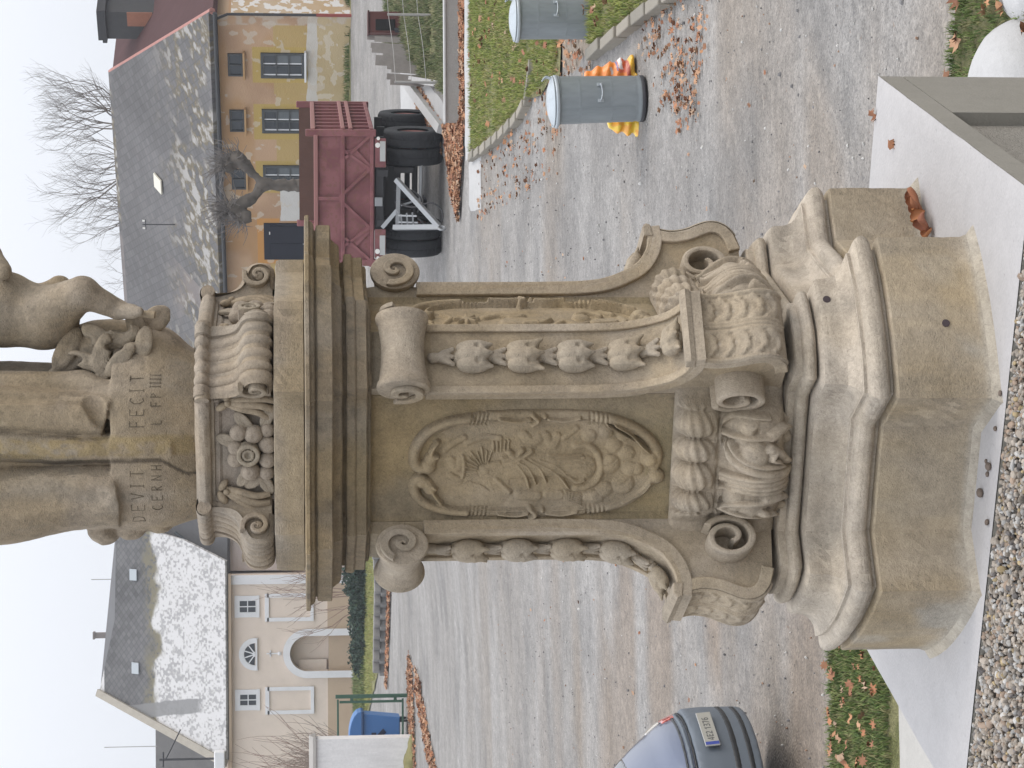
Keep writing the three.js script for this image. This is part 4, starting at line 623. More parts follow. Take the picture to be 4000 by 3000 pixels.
// leaves and clods lying on the slab: each one a thing
function strayLeaf(x, z, s, turn, label, curl = 1, col = [.25, .105, .05]) { const g = leafGeo.clone().scale(s, s * curl, s); const o = mesh('dry_leaf', g, std({ color: C(...col), roughness: .85, side: THREE.DoubleSide })); o.position.set(x, .004, z); o.rotation.set(.15, turn, .1); tag(o, label, 'leaf', 'dry leaves lying on the slab'); }
strayLeaf(.815, -.445, .046, .6, 'brown leaf at the far right corner of the slab', 1.6); strayLeaf(.715, -.262, .034, 2.2, 'small brown leaf curled on the slab, away from the pedestal', 2.2, [.27, .12, .06]);
{
  const rolled = (l, r, arcd, sd) => grid(18, 10, (u, v) => { const t = u * 2 - 1, w = Math.sqrt(Math.max(.02, 1 - t * t)) , a = (v - .5) * arcd, rad = r * w * (1 + .12 * Math.sin(u * 9 + sd)); return [t * l / 2, rad * (1 - Math.cos(a)) + .15 * r * Math.sin(u * 7 + sd), rad * Math.sin(a) * 1.15]; });
  const c = thing('leaf_clump', 'clump of curled brown leaves lodged between two base blocks of the pedestal', 'leaves', [.500, .004, .052], -.81);
  [[0, .012, -.062, .072, .016, 4.4, 1.35, .3], [.012, .026, -.030, .05, .013, 3.6, .5, .7], [-.004, .014, -.006, .052, .014, 4.6, 2.3, -.4], [.010, .012, .034, .050, .016, 4.0, 1.0, .2], [.014, .030, .012, .04, .010, 3.4, 2.8, 1.0], [-.006, .008, .062, .036, .010, 4.2, .2, -.3]].forEach(([x, y, z, l, r, ad, t, tl], i) => { const m = mesh('leaf', rolled(l * 1.1, r * 1.1, ad, i), std({ color: C(.27 + .04 * (i % 3), .105 + .02 * (i % 3), .05 + .01 * (i % 2)), roughness: .8, side: THREE.DoubleSide }), c); m.position.set(x, y, z); m.rotation.set(.3 * tl, t, tl * .6); });
}
[[-.107, .523, .010], [-.125, .508, .006], [-.096, .498, .005], [-.02, .566, .006], [-.235, .505, .007], [.06, .602, .006], [-.17, .462, .011]].forEach(([x, z, s], i) => { const g = new THREE.DodecahedronGeometry(s, 1).scale(1, .7, 1.2); const o = mesh('earth_clod', g, std({ color: C(.13, .10, .08) })); o.position.set(x, s * .55, z); o.rotation.y = i; tag(o, 'small dark clod of earth on the slab below the pedestal front', 'clod', 'dark clods on the slab'); });
{ // two drill holes in the front right corner block: near-black discs painted for their inner shade
  [[.118, .104], [.022, .351]].forEach(([t, y]) => { const r = y > .3 ? PR - .0510 : PR + .0268; const m = mesh('drill_hole_disc', new THREE.CylinderGeometry(.009, .009, .006, 16).rotateX(Math.PI / 2), std({ color: C(.05, .035, .04), roughness: .7 }), ped); const n = [Q, Q], tt = [Q, -Q], k = y > .3 ? .07 : -.033; m.position.set(n[0] * r + tt[0] * k, y, n[1] * r + tt[1] * k); m.rotation.y = Math.PI / 4; });
}

// ------------------------------------------------------------------ kerbs, stones, low walls
const texPlain = tex(256, (u, v) => { const k = .86 + .2 * (tfbm(u, v, 8, 4, 51) - .5) + .1 * (tn(u, v, 90, 52) - .5); return [k, k, k]; });
{
  const mats = [0, 1, 2].map(i => std({ color: C(.27 + .03 * i, .25 + .025 * i, .21 + .02 * i), map: rep(texConc, 2), bumpMap: rep(bumpConc, 3), bumpScale: .006 }));
  const run = (pts, name, label, hgt, wd, len) => { const t = thing(name, label, 'kerb'); let k = 0; for (let i = 0; i < pts.length - 1; i++) { const a = pts[i], b = pts[i + 1], L = Math.hypot(b[0] - a[0], b[1] - a[1]), n = Math.max(1, Math.round(L / len)); for (let j = 0; j < n; j++) { const u = (j + .5) / n, x = mix(a[0], b[0], u), d = mix(a[1], b[1], u), m = mesh('kerb_stone', uvBox(rbox(wd * rr(.9, 1.1), hgt * rr(.92, 1.08) + .1, L / n - .008, .014)), mats[k++ % 3], t); m.position.set(x + rr(-.012, .012), ground(x, d) + hgt / 2 - .05, CZ - d); m.rotation.y = Math.atan2(b[0] - a[0], -(b[1] - a[1])) + rr(-.03, .03); m.rotation.z = rr(-.04, .04); } } };
  run([[3.56, 22.35], [3.50, 20.5], [3.46, 19.0], [3.44, 18.3], [3.38, 16.0]], 'kerb_row', 'row of rough concrete kerb stones edging the raised lawn behind the orange bag', .12, .12, .8);
  run([[3.70, 33.9], [3.60, 30.7], [3.62, 28.0], [3.70, 27.3], [4.1, 26.6]], 'kerb_row', 'low weathered kerb row curving round the lawn corner near the pale paving', .10, .12, .75);
}
M.wall = std({ color: C(.36, .345, .325), map: rep(texConc, 1 / 1.2), bumpMap: rep(bumpConc, 1 / .6), bumpScale: .004 });
{
  const t = thing('low_wall', 'long low grey concrete wall in front of the wire fence', 'wall', W(7.75, 35.8)); mesh('wall_body', uvBox(box(6.5, .34, .22, 0, .07, 0)), M.wall, t); mesh('wall_cap', uvBox(rbox(6.54, .035, .27, .01, 0, .257, 0)), M.light, t);
}
{ // wall beside the driveway
  const a = W(4.66, 38.3), b = W(6.35, 44.1), g = []; const t = thing('driveway_wall', 'pale sloping wall along the driveway behind the trailer', 'wall'); mesh('wall_body', uvBox(bar([a[0], a[1] + .02, a[2]], [b[0], b[1] + .12, b[2]], .16, .26)), M.light, t);
}
M.white = std({ color: C(.49, .49, .495), map: rep(texConc, 1 / .8), bumpMap: rep(bumpConc, 1 / .4), bumpScale: .003, roughness: .85 });
{ // whitewashed guard stones at the road edge
  const stone = (x, d, rx, rz, hg, lab, sd) => { const g = sdf((px, py, pz) => { const a = px / rx, b = pz / rz, r = Math.hypot(a, b) - 1; return smax(r * Math.min(rx, rz), py - hg + .35 * (px * px / rx + pz * pz / rz) * .5, .16) + .01 * (fbm(px * 9 + sd, py * 9, pz * 9, 3) - .5); }, [-rx - .1, -.12, -rz - .1], [rx + .1, hg + .12, rz + .1], .03); const o = mesh('guard_stone', uvBox(g), M.white); o.position.set(...W(x, d)); tag(o, lab, 'stone', 'white guard stones'); };
  stone(1.36, 9.35, .36, .40, .19, 'whitewashed rounded guard stone beside the slab wall', 1); stone(1.98, 9.2, .34, .42, .10, 'lower whitewashed guard stone at the grassy road edge', 5);
}
// ------------------------------------------------------------------ metal dustbins and bags
const texZinc = tex(512, (u, v) => { const a = tfbm(u, v, 6, 4, 61), b = tn(u, v, 60, 62), s = tfbm(u * 1, v * .2, 40, 3, 63); const k = .80 + .22 * (a - .5) + .08 * (b - .5) + .12 * (s - .5); return [k * .97, k * 1.0, k * 1.02]; });
M.zinc = std({ color: C(.30, .325, .335), map: texZinc, roughness: .5, metalness: .35, bumpMap: bumpConc, bumpScale: .001 });
M.zincLid = std({ color: C(.47, .50, .52), map: texZinc, roughness: .42, metalness: .35 });
M.darkMetal = std({ color: C(.045, .045, .05), roughness: .7, metalness: .3 });
function dustbin(x, d, turn, lean, label, up = 0) {
  const t = thing('metal_dustbin', label, 'dustbin', W(x, d, up), turn, 'metal dustbins by the road'); t.rotation.order = 'ZYX'; t.rotation.z = lean;
  const b = mesh('body', lathe([[0, .02], [.205, .02], [.213, .03], [.2135, .055], [.209, .062], [.2095, .09], [.2135, .10], [.214, .30], [.2165, .31], [.2165, .32], [.2155, .33], [.219, .60], [.2215, .61], [.2215, .62], [.2205, .63], [.224, .785], [.229, .79], [.231, .80], [.229, .81], [.218, .812], [.216, .7]], 56), M.zinc, t);
  mesh('foot_ring', lathe([[.200, 0], [.215, 0], [.2175, .012], [.2165, .035], [.205, .04]], 48), M.darkMetal, b);
  const l = mesh('lid', lathe([[0, .905], [.06, .903], [.13, .893], [.19, .872], [.222, .852], [.243, .838], [.2475, .830], [.2475, .812], [.243, .806], [.24, .812], [.236, .826], [.1, .87]], 56), M.zincLid, t); l.rotation.z = .015;
  mesh('lid_bead', new THREE.TorusGeometry(.2335, .0065, 8, 48).rotateX(Math.PI / 2).translate(0, .852, 0), M.zincLid, l);
  mesh('lid_hook', merge([tube([[.215, .845, .02], [.235, .90, .02], [.205, .935, .02]], .009, 10, 6), tube([[.215, .845, -.03], [.235, .90, -.03], [.205, .935, -.03]], .009, 10, 6), bar([.205, .935, -.03], [.205, .935, .02], .014, .014, 6)]), M.zincLid, l);
  for (const a of [1.45, 1.45 + Math.PI]) { const h = mesh('handle', merge([tube([[-.075, 0, .0], [-.07, -.005, .034], [-.03, -.014, .040], [.03, -.014, .040], [.07, -.005, .034], [.075, 0, 0]], .0075, 20, 6), rbox(.03, .055, .008, .003, -.078, 0, .003), rbox(.03, .055, .008, .003, .078, 0, .003)]), M.zincLid, b); h.position.set(Math.cos(a) * .217, .43, Math.sin(a) * .217); h.rotation.y = Math.PI / 2 - a; }
  mesh('seam', box(.012, .68, .004).translate(Math.cos(2.1) * .2195, .45, Math.sin(2.1) * .2195), M.zinc, b);
  return t;
}
dustbin(2.745, 19.68, .05, .03, 'galvanised metal dustbin with lid standing in front of the orange bag', 0);
dustbin(3.94, 22.35, .2, -.005, 'galvanised metal dustbin with lid standing behind the kerb stones', .0);
function bag(name, label, c, s, sd, print) {
  const g = sdf((x, y, z) => { const t = clamp(y / s[1]); const w = mix(1, .35, Math.pow(t, 1.5)); let d = (Math.hypot(x / (s[0] * w), z / (s[2] * w)) - 1) * Math.min(s[0], s[2]) * .55; d = smax(d, y - s[1], .03); d = smax(d, -y, .02); return d + .022 * (fbm(x * 14 + sd, y * 11, z * 14, 3) - .5) + .008 * Math.sin(y * 60 + x * 22); }, [-s[0] - .06, -.05, -s[2] - .06], [s[0] + .06, s[1] + .06, s[2] + .06], .011);
  return paint(uvBox(g), print);
}
M.plastic = new THREE.MeshPhysicalMaterial({ vertexColors: true, roughness: .35, clearcoat: .4, clearcoatRoughness: .3 });
{
  const og = (x, y, z) => { let c = [.78, .23, .025]; const n = fbm(x * 12, y * 12, z * 12, 2); if (y < .10) c = [.42, .07, .03]; if (y < .05 + .03 * n) c = [.75, .42, .03]; if (y > .10 && y < .17 && x > .0) c = [.62, .10, .03]; if (x > .03 && y > .13 && y < .165) c = [.75, .72, .70]; if (x > .02 && y > .175 && y < .19) c = [.10, .10, .28]; if (x > -.01 && y > .23 && y < .25 && x < .06) c = [.55, .50, .48]; if (y < .03 && x < -.04) c = [.02, .02, .02]; return c; };
  const t = mesh('plastic_bag', bag('b', '', 0, [.15, .48, .11], 3, og), M.plastic); t.position.set(3.05, ground(3.05, 20.1) - .01, CZ - 20.1); t.rotation.z = .12; tag(t, 'full orange plastic bag leaning behind the metal dustbin', 'bag');
  const y = mesh('plastic_bag', bag('b', '', 0, [.15, .27, .10], 9, (x, yy, z) => fbm(x * 14, yy * 14, z * 14, 2) > .52 ? [.80, .36, .02] : [.80, .52, .03]), M.plastic); y.position.set(2.60, ground(2.6, 20.05) - .01, CZ - 20.05); y.rotation.z = .25; tag(y, 'crumpled yellow plastic bag peeking out behind the metal dustbin', 'bag');
}
// ------------------------------------------------------------------ parked car, rear corner
{
  const t = thing('parked_car', 'blue-grey hatchback parked on the road, rear bumper and tail light showing', 'car', [-3.76, -1.60, CZ - 14.55], 0);
  // local: +z rear, x across, y up; body length about 3.6
  const L = 1.78, body = (x, y, z) => {
    const zz = clamp((z + L) / (2 * L)), hw = .80 - .05 * sst(.9, 1, Math.abs(z) / L) - .10 * sst(.62, 1.05, y) * .5;
    const wx = Math.abs(x), rear = L - .02 * sst(.5, .7, y) - .95 * Math.pow(clamp((y - .62) / .85, 0, 1.2), 1.7) - .30 * (x / .8) * (x / .8), front = -L + .12 * (x / .8) * (x / .8) + .1 * sst(.5, .8, y);
    const low = smax(smax(smax(wx - hw, z - rear, .30), front - z, .16), smax(y - (.88 - .14 * sst(-.5, -L, z)), .2 - y, .06), .09);
    const cabw = .70 - .20 * sst(.85, 1.42, y), cab = smax(smax(smax(wx - cabw, z - rear + .02, .24), -.75 + .55 * (y - .85) / .55 - z, .12), smax(y - 1.43 + .06 * x * x, .6 - y, .1), .12);
    let d = smin(low, cab, .05); for (const wz of [-1.12, 1.12]) d = smax(d, -Math.max(Math.hypot(y - .29, z - wz) - .32, .55 - wx), .02); return d;
  };
  M.carPaint = new THREE.MeshPhysicalMaterial({ color: C(.085, .105, .165), metalness: .45, roughness: .32, clearcoat: 1, clearcoatRoughness: .06 });
  M.carGrey = std({ color: C(.105, .125, .15), roughness: .55 }); M.carBlack = std({ color: C(.012, .013, .015), roughness: .5 }); M.carGlass = new THREE.MeshPhysicalMaterial({ color: C(.02, .025, .03), roughness: .04, clearcoat: 1 });
  M.tailRed = new THREE.MeshPhysicalMaterial({ color: C(.42, .055, .03), roughness: .12, clearcoat: 1 }); M.tailClear = new THREE.MeshPhysicalMaterial({ color: C(.45, .42, .38), roughness: .15, clearcoat: 1 });
  const bo = [[-.9, .12, -2.0], [.9, 1.55, 2.0]], sub = (k, f, h, a, b) => sdf((x, y, z) => smax(body(x, y, z) - k, f(x, y, z), .008), a, b, h);
  const shell = mesh('body', sdf(body, ...bo, .032), M.carPaint, t);
  const R = [[-.95, .1, 1.0], [.95, 1.5, 2.0]];
  const bump = mesh('rear_bumper', sub(.028, (x, y, z) => Math.max(y - .66 - .02 * Math.cos(x * 2), .22 - y, 1.42 - z), .022, ...R), M.carGrey, t);
  mesh('bumper_slot', sub(.034, (x, y, z) => Math.max(Math.abs(y - .40) - .025, Math.abs(x) - .52, 1.4 - z), .014, [-.7, .3, 1.3], [.7, .5, 2.0]), M.carBlack, bump); mesh('bumper_slot', sub(.034, (x, y, z) => Math.max(Math.abs(y - .30) - .022, Math.abs(x) - .50, 1.4 - z), .014, [-.7, .2, 1.3], [.7, .4, 2.0]), M.carBlack, bump);
  mesh('shut_line', sub(.012, (x, y, z) => Math.max(Math.abs(y - .685) - .012, Math.abs(x) - .68, 1.4 - z), .012, [-.8, .6, 1.2], [.8, .78, 2.0]), M.carBlack, shell); mesh('trim_strip', sub(.018, (x, y, z) => Math.max(Math.abs(y - .715) - .014, Math.abs(x) - .5, 1.4 - z), .012, [-.8, .65, 1.2], [.8, .8, 2.0]), M.carGrey, shell); mesh('trim_gap', sub(.012, (x, y, z) => Math.max(Math.abs(y - .742) - .010, Math.abs(x) - .5, 1.4 - z), .012, [-.8, .68, 1.2], [.8, .82, 2.0]), M.carBlack, shell);
  mesh('rear_window', sub(.006, (x, y, z) => Math.max(Math.abs(y - 1.21) - .13, Math.abs(x) - .50 + .25 * (y - 1.12), .5 - z), .016, ...R), M.carGlass, t);
  for (const s of [-1, 1]) { mesh('tail_light', sub(.012, (x, y, z) => Math.max(Math.abs(y - .755) - .055, .43 - s * x, 1.15 - z), .014, [s < 0 ? -.95 : .35, .6, 1.0], [s < 0 ? -.35 : .95, .95, 2.0]), M.tailRed, t); mesh('indicator', sub(.013, (x, y, z) => Math.max(Math.abs(y - .865) - .05, .48 - s * x, 1.12 - z), .014, [s < 0 ? -.95 : .4, .7, 1.0], [s < 0 ? -.4 : .95, 1.05, 2.0]), M.tailClear, t); mesh('side_window', sub(.006, (x, y, z) => Math.max(Math.abs(y - 1.1) - .16, .4 - s * x, Math.abs(z - .35) - .85), .022, [s < 0 ? -.95 : .3, .8, -.7], [s < 0 ? -.3 : .95, 1.4, 1.4]), M.carGlass, t); }
  { const c = document.createElement('canvas'); c.width = 256; c.height = 64; const x = c.getContext('2d'); x.fillStyle = '#98968e'; x.fillRect(0, 0, 256, 64); x.fillStyle = '#33418e'; x.fillRect(0, 0, 24, 64); x.fillStyle = '#4a4a48'; x.font = 'bold 44px sans-serif'; x.fillText('4E2 1376', 34, 48); const tx = new THREE.CanvasTexture(c); tx.colorSpace = THREE.SRGBColorSpace; const pm = mesh('number_plate', rbox(.43, .105, .012, .004), std({ color: C(.35, .345, .33), roughness: .5 }), t); pm.position.set(0, .56, 1.822); pm.rotation.x = -.1; const f = mesh('plate_face', new THREE.PlaneGeometry(.42, .097).translate(0, 0, .0068), std({ map: tx, roughness: .4 }), pm); }
  for (const s of [-1, 1]) for (const z of [-1.12, 1.12]) { const w = mesh('wheel', lathe([[.16, -.08], [.25, -.085], [.285, -.07], [.29, 0], [.285, .07], [.25, .085], [.16, .08]], 28).rotateZ(Math.PI / 2), M.carBlack, t); w.position.set(s * .70, .29, z); mesh('rim', lathe([[0, .05], [.12, .055], [.17, .07], [.17, -.07], [0, -.05]], 20).rotateZ(Math.PI / 2), M.zincLid, w); }
  t.rotation.y = Math.PI / 2 - .40; t.scale.setScalar(.93); 
}
// ------------------------------------------------------------------ farm trailer
{
  const t = thing('farm_trailer', 'rusty red tipping farm trailer with dual tyres and pale steel drawbar', 'trailer', [3.44, -.955, CZ - 38.35], -.235);
  const texRed = tex(512, (u, v) => { const a = tfbm(u, v, 5, 5, 71), b = tfbm(u, v, 30, 3, 72); let c = mix3([.165, .056, .062], [.225, .088, .092], sst(.35, .65, a)); c = mix3(c, [.17, .075, .055], .6 * sst(.58, .7, b)); return c; });
  M.red = std({ map: rep(texRed, .6), roughness: .75 }); M.redPale = std({ color: C(.27, .125, .115), roughness: .75 }); 
  M.tyre = std({ color: C(.022, .024, .028), roughness: .85, bumpMap: rep(bumpConc, 4), bumpScale: .004 }); M.chassis = std({ color: C(.035, .035, .038), roughness: .8 }); M.steel = std({ color: C(.27, .28, .29), roughness: .5, metalness: .3 });
  const b0 = 1.29, b1 = 2.34, hw = 1.19, LZ = 4.6;
  const front = mesh('front_wall', uvBox(merge([box(2 * hw - .04, b1 - b0, .03, 0, (b0 + b1) / 2, -.02)])), M.red, t);
  mesh('top_rail', uvBox(rbox(2 * hw - .1, .075, .07, .012, 0, b1 - .03, .03)), M.redPale, front);
  mesh('middle_rail', uvBox(rbox(2 * hw - .1, .07, .06, .01, 0, b0 + .54, .025)), M.red, front); mesh('bottom_rail', uvBox(rbox(2 * hw - .1, .06, .06, .01, 0, b0 + .02, .025)), M.red, front);
  mesh('centre_post', uvBox(rbox(.07, .5, .055, .01, 0, b0 + .8, .024)), M.red, front);
  for (const s of [-1, 1]) {
    mesh('corner_post', uvBox(rbox(.12, b1 - b0 + .2, .12, .015, s * (hw - .02), (b0 + b1) / 2 + .05, -.01)), M.red, t);
    mesh('brace', uvBox(bar([s * .02, b0 + .6, .03], [s * .53, b0 + .06, .03], .055, .045)), M.red, front); mesh('brace', uvBox(bar([s * .53, b0 + .06, .03], [s * .86, b0 + .52, .03], .05, .04)), M.red, front); mesh('brace', uvBox(bar([s * .72, b0 + .5, .03], [s * 1.12, b0 + .06, .03], .05, .04)), M.red, front);
    mesh('gusset', uvBox(extr([[s * .42, b0 + .04], [s * .60, b0 + .04], [s * .9, b0 + .32], [s * .86, b0 + .5]], .02).translate(0, 0, .012)), M.red, front);
    const sw = mesh('side_wall', uvBox(merge([box(.03, b1 - b0, LZ, s * hw, (b0 + b1) / 2, -LZ / 2)])), M.red, t);
    for (let i = 0; i < 8; i++) mesh('rib', uvBox(rbox(.05, (b1 - b0) * .95, .055, .008, s * (hw + .035), (b0 + b1) / 2, -.35 - i * .56)), M.red, sw);
    mesh('side_rail', uvBox(rbox(.06, .08, LZ, .01, s * (hw + .03), b1 + .02, -LZ / 2)), M.redPale, sw); mesh('side_rail', uvBox(rbox(.075, .07, LZ, .01, s * (hw + .04), b0 + .54, -LZ / 2)), M.redPale, sw); mesh('side_rail', uvBox(rbox(.075, .07, LZ, .01, s * (hw + .04), b0 + .40, -LZ / 2)), M.redPale, sw); mesh('side_rail', uvBox(rbox(.07, .07, LZ, .01, s * (hw + .03), b0 + .03, -LZ / 2)), M.red, sw);
    mesh('rear_post', uvBox(rbox(.12, b1 - b0 + .38, .12, .015, s * hw, (b0 + b1) / 2 + .14, -LZ)), M.red, t);
  }
  M.darkBrown = std({ color: C(.115, .062, .045), map: rep(texPlain, 1), roughness: .95 }); mesh('rear_wall', uvBox(merge([box(2 * hw, b1 - b0 + .28, .04, 0, (b0 + b1) / 2 + .14, -LZ + .02)])), M.darkBrown, t).userData.label = 'dark brown rear wall';  // rear wall darker and browner than the red body
  mesh('floor', box(2 * hw, .05, LZ, 0, b0 + .0, -LZ / 2), M.red, t);
  const ch = mesh('chassis', merge([box(.12, .2, LZ, -.45, 1.12, -LZ / 2), box(.12, .2, LZ, .45, 1.12, -LZ / 2), box(2.2, .14, .1, 0, 1.17, -.08), box(2.2, .14, .12, 0, 1.1, -1.6), box(2.2, .14, .12, 0, 1.1, -3.2), box(1.0, .3, .5, .0, .92, -.8), box(.5, .2, .4, .75, .98, -1.9), box(.12, .12, 2.2, .0, .95, -1.9)]), M.chassis, t);
  for (const z of [-.85, -3.75]) {
    mesh('axle', merge([bar([-1.0, .5, z], [1.0, .5, z], .11, .11, 10), box(.1, .35, .9, -.45, .72, z), box(.1, .35, .9, .45, .72, z)]), M.chassis, t);
    for (const x of [-1.0, -.68, .68, 1.0]) {
      const w = mesh('wheel', lathe([[.29, -.13], [.42, -.152], [.50, -.147], [.53, -.12], [.537, -.06], [.537, -.012], [.528, -.01], [.528, .01], [.537, .012], [.537, .06], [.53, .12], [.50, .147], [.42, .152], [.29, .13]], 44).rotateZ(Math.PI / 2), M.tyre, t); w.position.set(x, .537, z);
      mesh('rim', lathe([[0, .06], [.1, .06], [.11, .03], [.22, .02], [.26, .08], [.275, .1], [.275, -.1], [.22, -.05], [0, -.04]], 28).rotateZ(-Math.PI / 2), M.redPale, w);
      const tr = []; for (let i = 0; i < 36; i++) { const a = i / 36 * 6.283; for (const s of [-1, 1]) tr.push(box(.075, .014, .03, s * .05, .537, 0).rotateX(a + (s > 0 ? .09 : 0))); } mesh('tread', merge(tr), M.tyre, w);
    }
  }
  // drawbar folded down in front
  const A = [.36, .88, .15], B = [-.42, .95, .15], P = [-.40, .14, .75];
  const db = mesh('drawbar', merge([bar(A, P, .085, .085), bar([-.50, .92, .2], P, .085, .085), bar([.30, .84, .18], [-.5, .86, .2], .07, .06), bar([-.18, .86, .2], [-.52, 1.12, .05], .07, .06)]), M.steel, t);
  mesh('drawbar_eye', new THREE.TorusGeometry(.06, .022, 8, 20).rotateY(1.2).translate(-.41, .10, .80), M.steel, db);
  mesh('ladder_frame', merge([bar([-.25, .80, .24], [-.48, .78, .26], .028), bar([-.22, .70, .30], [-.48, .68, .31], .028), bar([-.20, .60, .36], [-.46, .58, .37], .028), bar([-.28, .84, .22], [-.26, .52, .4], .03), bar([-.40, .84, .22], [-.38, .5, .4], .03), bar([-.10, .8, .2], [.02, .45, .2], .03)]), M.steel, db);
  mesh('pale_pipe', merge([bar([.62, .40, -.4], [-.05, .42, -.3], .07, .07, 10), bar([-.05, .42, -.3], [-.12, .42, -.28], .10, .10, 10)]), M.steel, t);
  mesh('hose', merge([tube([[-.05, .9, .1], [-.1, .6, .4], [.0, .25, .55], [-.15, .08, .6], [-.38, .12, .66], [-.44, .3, .5], [-.3, .5, .4]], .016, 40, 6), tube([[.15, .9, .1], [.18, .6, .3], [.05, .45, .4], [-.2, .5, .35]], .014, 30, 6)]), M.chassis, t);
  mesh('front_plate_box', rbox(.16, .14, .05, .01, -.06, 1.19, .03), M.steel, t);
  M.plateMat = std({ color: C(.42, .43, .42), roughness: .6 }); M.lamp = std({ color: C(.75, .74, .70), roughness: .3 });
  for (const s of [-1, 1]) { const mb = mesh('mud_board', uvBox(rbox(.52, .20, .03, .01, s * .82, 1.16, .02)), M.red, t); mesh('number_board', rbox(.36, .10, .014, .005, s * .85, 1.12, .042), M.plateMat, mb); mesh('reflector', cyl(.045, .045, .02, 18).rotateX(Math.PI / 2).translate(s * .96, 1.21, .05), M.lamp, mb); mesh('reflector', cyl(.03, .03, .02, 14).rotateX(Math.PI / 2).translate(s * 1.08, 1.2, .045), M.lamp, mb); }
}
// ------------------------------------------------------------------ wire fence, rusty box, planks
{
  M.wood = std({ color: C(.27, .245, .225), map: rep(texPlain, 2), roughness: .95 }); M.post = std({ color: C(.33, .32, .31), roughness: .9 });
  const t = thing('wire_fence', 'sagging wire fence with thin posts behind the low concrete wall', 'fence'); const pts = [[5.62, 39.0], [7.1, 40.4], [8.7, 41.8], [10.4, 43.2]];
  pts.forEach(([x, d], i) => { const m = mesh('post', bar(W(x, d, -.05), W(x, d, .86), .05, .05, 8), M.post, t); }); for (const h of [.84, .55, .28]) { const w = []; for (let i = 0; i < 3; i++) w.push(tube([W(...pts[i], h), (() => { const a = W((pts[i][0] + pts[i + 1][0]) / 2, (pts[i][1] + pts[i + 1][1]) / 2, h - .02); return a; })(), W(...pts[i + 1], h)], .006, 10, 4)); mesh('wire', merge(w), M.post, t); }
  const pl = thing('plank_stack', 'leaning stack of weathered grey planks behind the wire fence', 'planks'); for (let i = 0; i < 12; i++) { const x = 6.05 + i * .155 + rr(-.03, .03), d = 42.0 + i * .42; const m = mesh('plank', uvBox(bar(W(x, d, -.02), W(x + .05, d + .1, .62 + rr(-.14, .16) + i * .012), .12, .022)), M.wood, pl); }
  { const p2 = mesh('plank', uvBox(bar(W(5.62, 39.2, .02), W(6.3, 43.2, .30), .12, .05)), M.light, pl); }
  const rb = thing('rusty_stove', 'dark rusty metal stove with a black slab for its opening standing in rough grass', 'stove', W(7.9, 46.2)); mesh('casing', uvBox(rbox(.46, .72, .5, .02, 0, .38, 0)), std({ color: C(.10, .035, .03), roughness: .85 }), rb); mesh('opening_slab', rbox(.24, .42, .05, .01, -.06, .40, .245), std({ color: C(.008, .007, .007) }), rb); mesh('lid_plate', rbox(.5, .04, .54, .01, 0, .76, 0), std({ color: C(.07, .03, .027) }), rb); mesh('pipe_stub', cyl(.05, .05, .2, 12, -.18, .1, .28), M.darkMetal, rb);  // opening is a solid near-black slab, its inner shade put into the colour
}
